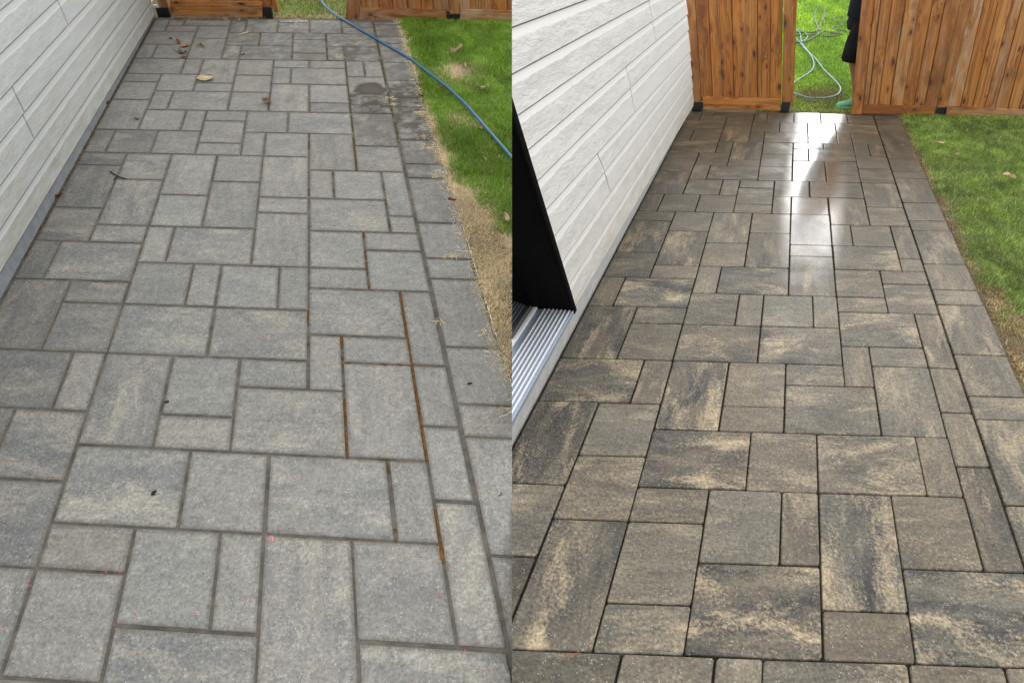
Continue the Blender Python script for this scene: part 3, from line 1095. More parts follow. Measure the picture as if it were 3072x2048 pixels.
lp2 = root('gate', L.G(10, YL, 0))
tag(lp2, 'dry cedar gate leaf with brown bottom rail behind the blue hose', 'gate')
xs = [xL(z4(x, 60)) for x in (376, 440, 590, 745, 905, 1065, 1200, 1382)]
hk = hL(z4(800, 100))
boards(L, [(lambda h, x=x: x) for x in xs], hk - .05, YL, .1, lp2, M_WOOD_L, tints=[.5, .45, .3, .6, .55, .5, .3], weathers=[.3, .3, .2, .3, .3, .2, .6])
zk = lambda x, yy: L.G(xL(z4(x, yy), kb), kb, hL(z4(x, yy), kb))
q = [zk(362, 232), zk(1342, 240), zk(1345, 120), zk(374, 92)]
wood_piece(L, 'kickboard', q, L.b * .19, lp2, M_WOOD_L, L.a, tint=.12, weather=.75)
q = [zk(212, 225), zk(360, 232), zk(378, -10), zk(228, -10)]
dvec = (np.array(q[3]) - np.array(q[0]))
q[3] = q[0] + dvec / np.linalg.norm(dvec) * FH
q[2] = q[1] + dvec / np.linalg.norm(dvec) * FH
wood_piece(L, 'trim_board', q, L.b * .3, lp2, M_WOOD_L, dvec, tint=.15, weather=.4)
post(L, xL(z4(1342, 250)), xL(z4(1492, 250)), vline(L, z4(1372, 140), YL), vline(L, z4(1500, 140), YL), hL(z4(1430, 150)), YL - .3, .5,
     'post in a tall black bracket rising from bright grass between gate leaf and end panel', M_WOOD_L, tint=.5, weather=.3)
lp3 = root('cedar_fence', L.G(16, YL, 0))
tag(lp3, 'cedar fence panel whose bottom board is bleached white at its left end behind bright grass', 'fence panel', 'cedar fence panels of the dry yard')
xs = [xL(z4(x, 60)) for x in (1512, 1695, 1855, 2015, 2180)]
boards(L, [(lambda h, x=x: x) for x in xs], hL(z4(1800, 118)) - .05, YL - .2, .1, lp3, M_WOOD_L, tints=[.5, .6, .7, .6], weathers=[.8, .6, .3, .3])
kb2 = kb - .25
zk = lambda x, yy: L.G(xL(z4(x, yy), kb2), kb2, hL(z4(x, yy), kb2))
q = [zk(1480, 292), zk(2200, 322), zk(2200, 130), zk(1510, 112)]
wood_piece(L, 'kickboard', q, L.b * .19, lp3, M_WOOD_L, L.a, tint=.4, weather=.95)


# ------------------------------------------------------------------ lawns: one object each, nobody could count the blades
def hexc(*c):
    return np.array(c)


def lawn(side, name, N, region, density_fn, style_fn, umax=None, label=None, sink=.02):
    """region (x0,x1,y0,y1); density_fn(x,y) 0..1; style_fn(x,y) -> length m, colour Nx3, lean, width"""
    x = rng.uniform(region[0], region[1], N)
    y = rng.uniform(region[2], region[3], N)
    keep = rng.random(N) < density_fn(x, y)
    x, y = x[keep], y[keep]
    P = side.o + np.outer(x, side.a) + np.outer(y, side.b) - side.n * sink
    q = (P - CAM) @ M                       # camera coordinates
    u = 1536 + F * q[:, 0] / q[:, 2]
    v = 1024 + F * q[:, 1] / q[:, 2]
    ok = (q[:, 2] > .2) & (v > -160) & (v < 2120) & (u > -80) & (u < 3900)
    if umax is not None:
        ok &= (u < umax) | ((u < 1650) & (v < 800))
    x, y, P = x[ok], y[ok], P[ok]
    n = len(x)
    ln, colr, lean, wd = style_fn(x, y)
    ang = rng.uniform(0, 2 * np.pi, n) * 1.0
    # combed a little: neighbours fall the same way
    cmb = vnoise(x * .8 + 3, y * .8 + 7) * 4 * np.pi
    ang = np.where(rng.random(n) < .45, cmb + rng.normal(0, .5, n), ang)
    dx = np.outer(np.cos(ang), side.ua) + np.outer(np.sin(ang), np.cross(side.n, side.ua))
    wx = np.outer(-np.sin(ang), side.ua) + np.outer(np.cos(ang), np.cross(side.n, side.ua))
    tw = rng.uniform(-.6, .6, n)[:, None]
    wx = wx * np.cos(tw) + side.n * np.sin(tw) * .5
    L_ = ln[:, None]
    up = np.cos(lean)[:, None] * side.n
    sd_ = np.sin(lean)[:, None] * dx
    mid = P + (up + sd_ * .6) * L_ * .55
    tip = mid + (up * .65 + sd_ * 1.25) * L_ * .45
    w = wd[:, None] * wx * .5
    V = np.stack([P - w, P + w, mid - w * .8, mid + w * .8, tip], 1).reshape(-1, 3)
    org = side.G((region[0] + region[1]) / 2, (region[2] + region[3]) / 2, 0)
    V = V - org
    b = (np.arange(n) * 5)[:, None]
    tri = np.concatenate([b + [0, 1, 3], b + [0, 3, 2], b + [2, 3, 4]], 1).reshape(-1, 3)
    me = bpy.data.meshes.new(name)
    me.vertices.add(len(V))
    me.vertices.foreach_set('co', V.astype(np.float32).ravel())
    me.loops.add(tri.size)
    me.loops.foreach_set('vertex_index', tri.astype(np.int32).ravel())
    me.polygons.add(len(tri))
    me.polygons.foreach_set('loop_start', np.arange(0, tri.size, 3, dtype=np.int32))
    me.update(calc_edges=True)
    ca = me.color_attributes.new('col', 'FLOAT_COLOR', 'POINT')
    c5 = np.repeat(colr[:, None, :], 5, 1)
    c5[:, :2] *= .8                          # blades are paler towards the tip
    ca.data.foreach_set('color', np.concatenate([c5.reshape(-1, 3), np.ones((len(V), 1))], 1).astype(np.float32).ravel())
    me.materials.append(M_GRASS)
    o = bpy.data.objects.new(name, me)
    o.location = org
    COL.objects.link(o)
    o['kind'] = 'stuff'
    if label:
        o['label'] = label
        o['category'] = 'grass'
    return o


GREEN = np.array([(.16, .34, .02), (.23, .42, .035), (.11, .27, .018), (.34, .48, .08)])
STRAW = np.array([(.72, .59, .37), (.85, .73, .5), (.55, .43, .25), (.76, .65, .44)])
BROWN = np.array([(.27, .165, .095), (.38, .25, .15), (.46, .33, .2), (.17, .105, .06)])


def pick(pal, n):
    c = pal[rng.integers(0, len(pal), n)]
    return c * rng.uniform(.75, 1.25, n)[:, None]


def straw_l(x, y):
    """how dead the grass of the left yard is"""
    d = x - 11.6
    wid = np.interp(y, [-3, 2.5, 4.5, 6.5, 9, 11, 14, 20, 27], [9, 6, 3.4, 1.7, .8, .3, .15, .12, .1])
    nz = (vnoise(x * .9, y * .6) - .5) * 1.5 + (vnoise(x * 3, y * 2.2) - .5) * .8
    s = 1 / (1 + np.exp(-(wid - d + nz * np.clip(wid, .3, 1.6)) / (.12 + .16 * wid)))
    px, py = L.grd(1375, 215)
    s = np.maximum(s, .85 * np.exp(-(((x - px) / .9) ** 2 + ((y - py) / 1.3) ** 2)))
    px, py = L.grd(1390, 360)
    s = np.maximum(s, .5 * np.exp(-(((x - px) / .8) ** 2 + ((y - py) / .9) ** 2)))
    return np.clip(s + .12 * (vnoise(x * 2.1 + 8, y * 1.7) > .62), 0, 1)


def style_l(x, y):
    n = len(x)
    s = straw_l(x, y)
    dead = rng.random(n) < np.clip(s * 1.02 + .22, 0, 1)
    c = np.where(dead[:, None], pick(STRAW, n), pick(GREEN, n))
    shade = .8 + .45 * vnoise(x * 1.1 + 20, y * .9 + 5)
    c = c * shade[:, None]
    px, py = L.grd(1395, 440)
    lush = np.exp(-(((x - px) / 1.3) ** 2 + ((y - py) / 1.6) ** 2))
    px, py = L.grd(1300, 130)
    lush = np.maximum(lush, np.exp(-(((x - px) / 1.3) ** 2 + ((y - py) / 2.2) ** 2)))
    ln = rng.uniform(.028, .06, n) * (1 + .75 * lush) * np.where(dead, .85, 1)
    c = np.where(dead[:, None], c, c * (1 - .35 * lush)[:, None])
    lean = np.where(dead, rng.uniform(.7, 1.45, n), rng.uniform(.15, 1.05, n))
    return ln, c, lean, rng.uniform(.0022, .0042, n) * np.where(dead, .8, 1)


dl = lambda x, y: np.clip(.35 + (x - 11.35 - .3 * vnoise(y * 2.2, x * 0 + 3)) * 2, 0, 1) * (x > 11.35 + .25 * vnoise(y * 1.7, x * 0 + 9))
lawn(L, 'lawn_grass', 560000, (11.3, 25.5, -4, 28.6), dl, style_l, 1532,
     'bright green grass turning to dead straw beside the dry patio', .01)
lawn(L, 'lawn_grass', 60000, (1.5, 22, 27.55, 36), lambda x, y: np.ones_like(x), lambda x, y: (
    rng.uniform(.03, .06, len(x)), np.where((rng.random(len(x)) < np.where(y < 28.3, .6, .28))[:, None], pick(STRAW, len(x)), pick(GREEN, len(x)) * .95),
    rng.uniform(.2, 1.1, len(x)), rng.uniform(.003, .0045, len(x))), 1532, 'bright green grass behind the dry cedar fence in the gateway')

GREEN_R = np.array([(.17, .27, .05), (.23, .34, .075), (.12, .2, .04), (.37, .46, .16)])


def brown_r(x, y):
    d = x - 12.0
    wid = np.interp(y, [-6, -3, 0, 2.5, 4, 6, 8, 12, 20, 27], [9, 8, 4.2, 2.6, 1.1, .5, .45, .4, .3, .2])
    nz = (vnoise(x * .8 + 2, y * .7) - .5) * 1.6 + (vnoise(x * 2.7, y * 2.1) - .5) * .9
    return np.clip(1 / (1 + np.exp(-(wid - d + nz * np.clip(wid, .25, 1.4)) / (.1 + .14 * wid)))
                   + .35 * np.exp(-(((x - 13.7) / .8) ** 2 + ((y - 18.5) / 1.5) ** 2)), 0, 1)


def style_r(x, y):
    n = len(x)
    s = brown_r(x, y)
    dead = rng.random(n) < np.clip(s * .88 + .08, 0, 1)
    pal = np.where((rng.random(n) < .3)[:, None], pick(STRAW, n) * .75, pick(BROWN, n))
    c = np.where(dead[:, None], pal, pick(GREEN_R, n))
    pale = rng.random(n) < .1
    c = np.where((pale & ~dead)[:, None], c * 1.9, c)
    pt_ = vnoise(x * 1.2 + 30, y * .8 + 11) * .6 + vnoise(x * 3.1 + 4, y * 2.4) * .4
    c = c * (.6 + .95 * pt_)[:, None]
    c = c * np.where((pt_ > .55)[:, None], np.array([1.03, 1.02, .9]), 1)
    ln = rng.uniform(.025, .058, n) * np.where(dead, .7, 1)
    lean = np.where(dead, rng.uniform(.8, 1.5, n), rng.uniform(.35, 1.35, n))
    return ln, c, lean, rng.uniform(.0018, .0034, n)


dr = lambda x, y: np.clip(.25 + (x - 12.02) * 3, 0, 1) * (x > 12.03 + .12 * vnoise(y * 2, x * 0 + 5))
lawn(R, 'lawn_grass', 480000, (12, 29, -8, 27.6), dr, style_r, None, 'damp green lawn with a brown scalped edge beside the wet patio')


def style_far(x, y):
    n = len(x)
    px, py = R.grd(2460, 285)
    mud = np.clip(1.1 * np.exp(-(((x - px) / 2.2) ** 2 + ((y - py) / 2.6) ** 2)) + (y < 29) * .35, 0, .92)
    dead = rng.random(n) < mud * .75 + .06
    g = GREEN_R * np.array([1.25, 1.6, .75])
    c = np.where(dead[:, None], pick(BROWN, n) * .8, pick(g, n))
    yel = vnoise(x * .5 + 3, y * .22 + 9)
    c = np.where((~dead)[:, None], c * (1 + .9 * np.clip(yel - .45, 0, 1)[:, None] * np.array([1.6, 1.1, .6])), c)
    return rng.uniform(.03, .06, n) * (1 - .5 * mud) * (1 + np.clip((y - 34) / 40, 0, 1)), c, rng.uniform(.3, 1.2, n), \
        rng.uniform(.003, .005, n) * (1 + np.clip((y - 30) / 25, 0, 2))


lawn(R, 'lawn_grass', 260000, (1, 16, 27.75, 92), lambda x, y: np.clip(1.1 - .55 * vnoise(x * 1.2, y * .9) * (y < 33), 0, 1) * np.interp(y, [28, 40, 92], [1, .8, .4]),
     style_far, None, 'sunlit green lawn seen through the gateway behind the wet patio')


# ------------------------------------------------------------------ hoses
def hose(name, side, paths, rad, mat, label, cat, hgt=None, uvs=True):
    bm = bmesh.new()
    first = None
    for pth in paths:
        pts = []
        for p in pth:
            u, v = p[0], p[1]
            h = p[2] if len(p) > 2 else rad
            x, y = side.grd(u, v, h)
            pts.append(side.G(x, y, h))
        if first is None:
            first = pts[0]
        tube_into(bm, smooth_path(pts, 8), rad, 10)
    clip(bm, side)
    bmesh.ops.recalc_face_normals(bm, faces=bm.faces)
    o = put(name, bm, mat, origin=first, smooth=True)
    return tag(o, label, cat)


kk = 1 / 1.53125
hp = [(1430, -70, .03), (1462, -28, .03), (1475, 0, .028), (1490, 25, .026), (1512, 46, .022), (1545, 72, .018), (1600, 104, .014), (1660, 140, .014), (1720, 174, .014), (1775, 207, .014),
      (1830, 238, .014), (1870, 262, .016), (1905, 284, .022), (1945, 316, .03), (1990, 350, .034), (2030, 382, .034), (2070, 414, .034), (2110, 452, .034), (2150, 492, .034), (2185, 532, .034),
      (2220, 573, .033), (2255, 613, .032), (2290, 653, .03), (2322, 690, .03), (2360, 735, .03), (2420, 810, .03)]
hose('garden_hose', L, [[(u * kk, v * kk, h) for u, v, h in hp]], .0115, M_HOSE_L, 'blue garden hose lying across the dry pavers and onto the bright grass', 'hose')
z2 = lambda p, h=.022: (2360 + p[0] * .21685, p[1] * .21685, p[2] if len(p) > 2 else h)
bl = [[(20, 1230), (95, 1282), (200, 1325), (330, 1355), (470, 1358), (600, 1345), (700, 1310), (742, 1255), (735, 1200), (690, 1140), (600, 1050), (500, 950),
       (420, 840), (330, 750), (262, 670), (212, 600), (195, 540), (190, 480), (165, 440), (120, 410), (40, 400)],
      [(0, 1200), (95, 1150), (180, 1090), (280, 1030), (350, 970), (377, 900), (365, 830), (328, 760), (262, 690), (200, 612), (130, 535), (50, 470)],
      [(40, 408), (130, 415), (200, 428), (260, 460), (290, 500), (262, 548), (200, 578), (130, 588), (30, 590)]]
hose('garden_hose', R, [[z2(p) for p in q] for q in bl], .0085, M_HOSE_R, 'pale blue garden hose looped on the grass in the gateway', 'hose')
pr = [[(470, 440), (410, 340), (386, 230), (400, 150), (440, 95), (490, 82), (526, 95), (522, 160), (500, 250), (462, 330), (430, 400), (395, 445)],
      [(528, 95), (545, 150), (530, 220), (510, 270), (532, 332)],
      [(60, 490), (130, 488), (300, 490), (430, 470), (500, 445), (570, 438)],
      [(60, 590), (200, 592), (300, 560), (380, 515), (430, 485), (460, 455), (545, 437)],
      [(850, 318), (830, 322), (740, 320), (665, 297), (645, 265), (680, 246), (760, 246), (825, 275), (845, 310)],
      [(830, 440), (700, 415), (640, 395), (655, 380), (780, 358)],
      [(545, 425), (600, 455), (700, 475), (775, 480), (650, 455), (560, 438)],
      [(500, 512), (600, 510), (730, 490)], [(130, 455), (300, 450), (430, 470)]]
hose('pressure_hose', R, [[z2(p) for p in q] for q in pr], .0135, M_PRES, 'tangled olive grey pressure hose on the lawn beyond the gateway', 'hose')


# ------------------------------------------------------------------ the person behind the gate leaf
def skin_body(name, joints, edges, mat, parent, sub=2):
    me = bpy.data.meshes.new(name)
    names = list(joints)
    me.from_pydata([joints[k][0] for k in names], [(names.index(a), names.index(b)) for a, b in edges], [])
    ob = bpy.data.objects.new(name, me)
    COL.objects.link(ob)
    md = ob.modifiers.new('skin', 'SKIN')
    md.use_smooth_shade = True
    for i, k in enumerate(names):
        sv = me.skin_vertices[0].data[i]
        sv.radius = joints[k][1] if isinstance(joints[k][1], tuple) else (joints[k][1],) * 2
        sv.use_root = (i == 0)
    m2 = ob.modifiers.new('sub', 'SUBSURF')
    m2.levels = m2.render_levels = sub
    me.materials.append(mat)
    ob.parent = parent
    return ob


def loft(rings, seg=20, wob=0.0):
    """rings: (centre, half-width vector, half-depth vector)"""
    bm = bmesh.new()
    prev = None
    for ri, (c, wv, dv) in enumerate(rings):
        c, wv, dv = Vector(c), Vector(wv), Vector(dv)
        ring = []
        for k in range(seg):
            a = 2 * math.pi * k / seg
            r = 1 + wob * math.sin(a * 3 + ri * 1.7) + wob * .7 * math.sin(a * 7 + ri * 2.3)
            ring.append(bm.verts.new(c + (wv * math.cos(a) + dv * math.sin(a)) * r))
        if prev:
            for k in range(seg):
                bm.faces.new((prev[k], prev[(k + 1) % seg], ring[(k + 1) % seg], ring[k]))
        prev = ring
    bm.faces.new(prev)
    bmesh.ops.recalc_face_normals(bm, faces=bm.faces)
    return bm


M_SKIN = plain('tanned_skin', (.3, .16, .1), .55, .4)
M_CLOTH = plain('black_shorts_cloth', (.007, .007, .008), .85, .15, mott=(30, (.014, .014, .016)), bump=(40, .4, .01))
M_SHIRT = plain('navy_shirt_cloth', (.006, .008, .016), .85, .15, bump=(30, .4, .01))
M_HAIR = plain('dark_hair', (.02, .014, .01), .6, .3)
M_SHOE = plain('mint_green_shoe_mesh', (.1, .42, .24), .6, .4, mott=(60, (.16, .5, .3)), bump=(300, .5, .002))
M_SOLE = plain('pale_green_sole', (.25, .5, .36), .6, .3)
M_LACE = plain('grey_laces', (.35, .36, .34), .8, .2)
fx, fy = R.grd(2560, 318)
pr_ = root('person', R.G(fx, fy, -.02) + .15 * np.cross(R.n, R.ua))
tag(pr_, 'person in black shorts and a green shoe half hidden behind the gate leaf', 'person')
# local axes: +x forwards (towards the house wall), +y the person's left, z up; leaning a little into the work
fwd = -R.ua
lft = np.cross(R.n, fwd)
pr_.matrix_world = Matrix(((fwd[0], lft[0], R.n[0], pr_.location[0]), (fwd[1], lft[1], R.n[1], pr_.location[1]),
                           (fwd[2], lft[2], R.n[2], pr_.location[2]), (0, 0, 0, 1)))
J = {'pelvis': ((-.03, 0, .95), (.13, .15)), 'belly': ((-.01, 0, 1.08), (.12, .14)), 'chest': ((0, 0, 1.3), (.13, .17)), 'neck0': ((.01, 0, 1.47), (.065, .07)),
     'neck1': ((.04, 0, 1.56), (.055, .055)), 'skull': ((.06, 0, 1.66), (.095, .08)), 'crown': ((.05, 0, 1.75), (.07, .065)),
     'nose': ((.155, 0, 1.645), (.016, .014))}
Ed = [('pelvis', 'belly'), ('belly', 'chest'), ('chest', 'neck0'), ('neck0', 'neck1'), ('neck1', 'skull'), ('skull', 'crown'), ('skull', 'nose')]
for s_, nm in ((1, 'l'), (-1, 'r')):
    sx = -.0 if s_ > 0 else -.3
    J.update({'hip' + nm: ((-.03 + sx * .3, .1 * s_, .9), .1), 'thigh' + nm: ((-.01 + sx * .6, .105 * s_, .68), .085), 'knee' + nm: ((.01 + sx, .105 * s_, .49), .058),
              'calf' + nm: ((-.012 + sx, .105 * s_, .36), .056), 'ankle' + nm: ((-.02 + sx, .1 * s_, .09), .037), 'heel' + nm: ((-.04 + sx, .1 * s_, .04), .035),
              'ball' + nm: ((.11 + sx, .11 * s_, .03), .034), 'toe' + nm: ((.17 + sx, .11 * s_, .025), .025),
              'sh' + nm: ((0, .19 * s_, 1.42), .07), 'el' + nm: ((-.1, .24 * s_, 1.14), .045), 'wr' + nm: ((-.08, .25 * s_, .9), .03),
              'palm' + nm: ((-.07, .25 * s_, .82), (.038, .018)), })
    Ed += [('pelvis', 'hip' + nm), ('hip' + nm, 'thigh' + nm), ('thigh' + nm, 'knee' + nm), ('knee' + nm, 'calf' + nm), ('calf' + nm, 'ankle' + nm),
           ('ankle' + nm, 'heel' + nm), ('ankle' + nm, 'ball' + nm), ('ball' + nm, 'toe' + nm), ('chest', 'sh' + nm), ('sh' + nm, 'el' + nm), ('el' + nm, 'wr' + nm),
           ('wr' + nm, 'palm' + nm)]
    for q in range(4):
        a_ = 'f%s%da' % (nm, q)
        J[a_] = ((-.05 - .0175 * q + .012, .25 * s_, .765 - (.008 if q in (1, 2) else 0)), .0095)
        J[a_ + 'b'] = ((-.045 - .0165 * q + .02, .24 * s_, .73), .0085)
        Ed += [('palm' + nm, a_), (a_, a_ + 'b')]
    J['th' + nm] = ((-.025, .235 * s_, .81), .011)
    J['th2' + nm] = ((-.012, .225 * s_, .775), .0095)
    Ed += [('palm' + nm, 'th' + nm), ('th' + nm, 'th2' + nm)]
lean = lambda z: .115 * min(1.0, max(0, z - .1) / .42) - .03 * max(0, z - .9)
side_sh = lambda z: .07 * max(0.0, 1 - z / .5)
J = {k: ((p[0] + lean(p[2]), p[1] + side_sh(p[2]), p[2]), r_) for k, (p, r_) in J.items()}
body = skin_body('body', J, Ed, M_SKIN, pr_)


def wear(name, bm, mat):
    for v_ in bm.verts:
        v_.co.y += side_sh(v_.co.z)
        v_.co.x += lean(v_.co.z)
    me = bpy.data.meshes.new(name)
    bm.to_mesh(me)
    bm.free()
    for p in me.polygons:
        p.use_smooth = True
    me.materials.append(mat)
    o = bpy.data.objects.new(name, me)
    COL.objects.link(o)
    o.parent = pr_
    return o


bm = loft([((-.03, 0, 1.03), (.135, 0, 0), (0, .175, 0)), ((-.03, 0, .96), (.15, 0, 0), (0, .19, 0)), ((-.03, 0, .87), (.16, 0, 0), (0, .2, 0)), ((-.025, 0, .8), (.13, 0, 0), (0, .2, 0))], 24, .015)
for s_ in (1, -1):
    sx = 0 if s_ > 0 else -.3
    leg = loft([((-.02 + sx * .4, .1 * s_, .88), (.13, 0, 0), (0, .105, 0)), ((.0 + sx * .6, .105 * s_, .74), (.135, 0, 0), (0, .11, 0)),
                ((.012 + sx, .108 * s_, .62), (.128, 0, 0), (0, .112, 0)), ((.02 + sx, .11 * s_, .52), (.13, 0, 0), (0, .115, 0)), ((.012 + sx, .11 * s_, .495), (.122, 0, 0), (0, .11, 0)), ((.01 + sx, .11 * s_, .5), (.09, 0, 0), (0, .09, 0))], 20, .03)
    me_ = bpy.data.meshes.new('t')
    leg.to_mesh(me_)
    leg.free()
    bm.from_mesh(me_)
    bpy.data.meshes.remove(me_)
    pk = prism([(.02 + sx - .06, .215 * s_, .6), (.02 + sx + .07, .215 * s_, .6), (.02 + sx + .06, .215 * s_, .74), (.02 + sx - .05, .215 * s_, .74)], (0, .015 * s_, 0), bev=.006)
    pk.to_mesh(me_ := bpy.data.meshes.new('t'))
    pk.free()
    bm.from_mesh(me_)
    bpy.data.meshes.remove(me_)
wear('shorts', bm, M_CLOTH)
bm = loft([((-.02, 0, .93), (.165, 0, 0), (0, .205, 0)), ((-.02, 0, .95), (.17, 0, 0), (0, .21, 0)), ((0, 0, 1.08), (.155, 0, 0), (0, .2, 0)), ((.0, 0, 1.25), (.16, 0, 0), (0, .22, 0)),
           ((0, 0, 1.4), (.14, 0, 0), (0, .235, 0)), ((.0, 0, 1.48), (.1, 0, 0), (0, .13, 0)), ((.02, 0, 1.52), (.075, 0, 0), (0, .08, 0))], 24, .02)
for s_ in (1, -1):
    sl_ = loft([((0, .16 * s_, 1.44), (.08, 0, 0), (0, .03, .07)), ((-.01, .22 * s_, 1.35), (.085, 0, 0), (0, .07, .02)), ((-.02, .24 * s_, 1.2), (.075, 0, 0), (0, .068, .01))], 16, .03)
    sl_.to_mesh(me_ := bpy.data.meshes.new('t'))
    sl_.free()
    bm.from_mesh(me_)
    bpy.data.meshes.remove(me_)
wear('shirt', bm, M_SHIRT)
wear('hair', loft([((.03, 0, 1.64), (.085, 0, 0), (0, .092, 0)), ((.035, 0, 1.72), (.095, 0, 0), (0, .09, 0)), ((.045, 0, 1.79), (.065, 0, 0), (0, .062, 0)), ((.045, 0, 1.81), (.02, 0, 0), (0, .02, 0))], 18, .02), M_HAIR)
for s_ in (1, -1):
    sx = 0 if s_ > 0 else -.3
    yc = .105 * s_
    st_ = [(-.095, .03, .035, .1), (-.07, .04, .05, .105), (0, .044, .058, .095), (.06, .048, .05, .08), (.12, .05, .038, .062), (.175, .042, .026, .05), (.2, .022, .015, .035), (.205, .005, .005, .02)]
    rings = []
    for (x, w, hh, top) in st_:
        rings.append(((x + sx, yc, top / 2 + .012), (0, w, 0), (0, 0, top / 2)))
    sh = wear('shoe', loft(rings, 18), M_SHOE)
    rings = [((x + sx, yc, .012), (0, w * 1.06, 0), (0, 0, .018)) for (x, w, hh, top) in [(-.1, .02, 0, 0)] + st_]
    so = wear('sole', loft(rings, 14), M_SOLE)
    so.parent = sh
    lb = bmesh.new()
    for q in range(5):
        xx = .02 + q * .022 + sx
        tz = np.interp(.02 + q * .022, [r_[0] for r_ in st_], [r_[3] for r_ in st_]) + .014
        tube_into(lb, smooth_path([(xx, yc - .03, tz - .016), (xx + .008, yc, tz), (xx, yc + .03, tz - .016)], 4), .0045, 6)
    lo = wear('laces', lb, M_LACE)
    lo.parent = sh

# ------------------------------------------------------------------ fallen leaves, twigs, pods
LCOL = {'tan': (.34, .19, .09), 'brown': (.2, .1, .05), 'cream': (.62, .49, .3), 'grey': (.2, .16, .13), 'dark': (.03, .022, .018), 'red': (.2, .06, .035),
        'pale': (.58, .44, .3), 'orange': (.42, .2, .08), 'pink': (.5, .27, .2)}


def leaf(side, u, v, size, yaw, col, label, curl=.5, lobes=0, asp=.6, lift=.004, group=None, stem=0.0, name='dead_leaf', cat='leaf', ground=0.0):
    x, y = side.grd(u, v, ground)
    org = side.G(x, y, ground)
    ex = side.ua * math.cos(yaw) + np.cross(side.n, side.ua) * math.sin(yaw)
    ey = np.cross(side.n, ex)
    NL, NW = 11, 6
    bm = bmesh.new()
    cl = bm.verts.layers.float_color.new('col')
    c0 = np.array(LCOL[col])
    g = {}
    ph = random.uniform(0, 6)
    for i in range(NL + 1):
        t = i / NL
        w = asp * .5 * math.sin(math.pi * min(1, max(.02, t)) ** .85) ** .7
        if lobes:
            w *= .68 + .42 * abs(math.sin(t * math.pi * lobes))
        for j in range(-NW // 2, NW // 2 + 1):
            q = j / (NW / 2)
            k = curl * (q * q * .22 + .16 * math.sin(t * 3.1 + ph) + .1 * math.sin(t * 7 + q * 4 + ph))
            lx = (t - .5) * (1 - .12 * curl)
            ly = q * w * (1 - .25 * curl * abs(q))
            p = org + size * (ex * lx + ey * ly + side.n * (k * .55 + .05 + (.02 if j == 0 else 0))) + side.n * lift
            vtx = bm.verts.new(p)
            sh = random.uniform(.75, 1.2) * (.72 if j == 0 else 1)
            vtx[cl] = (*(c0 * sh), 1)
            g[i, j] = vtx
    for i in range(NL):
        for j in range(-NW // 2, NW // 2):
            bm.faces.new((g[i, j], g[i + 1, j], g[i + 1, j + 1], g[i, j + 1]))
    if stem:
        base = Vector(g[0, 0].co)
        n0 = len(bm.verts)
        pts = [base, base + Vector(-ex * size * stem * .5 + ey * size * .08 - side.n * .002), base + Vector(-ex * size * stem + ey * size * .2 - side.n * .006)]
        tube_into(bm, smooth_path(pts, 4), max(.0011, size * .016), 5)
        bm.verts.ensure_lookup_table()
        for vtx in bm.verts[n0:]:
            vtx[cl] = (*(c0 * .4), 1)
    # settle it so that its lowest point touches what it lies on
    mn = min((np.array(v_.co) - org) @ side.n for v_ in bm.verts)
    bmesh.ops.translate(bm, verts=bm.verts, vec=Vector(side.n * (.0015 - mn)))
    clip(bm, side)
    o = put(name, bm, M_LEAF, origin=org, smooth=True)
    return tag(o, label, cat, group)


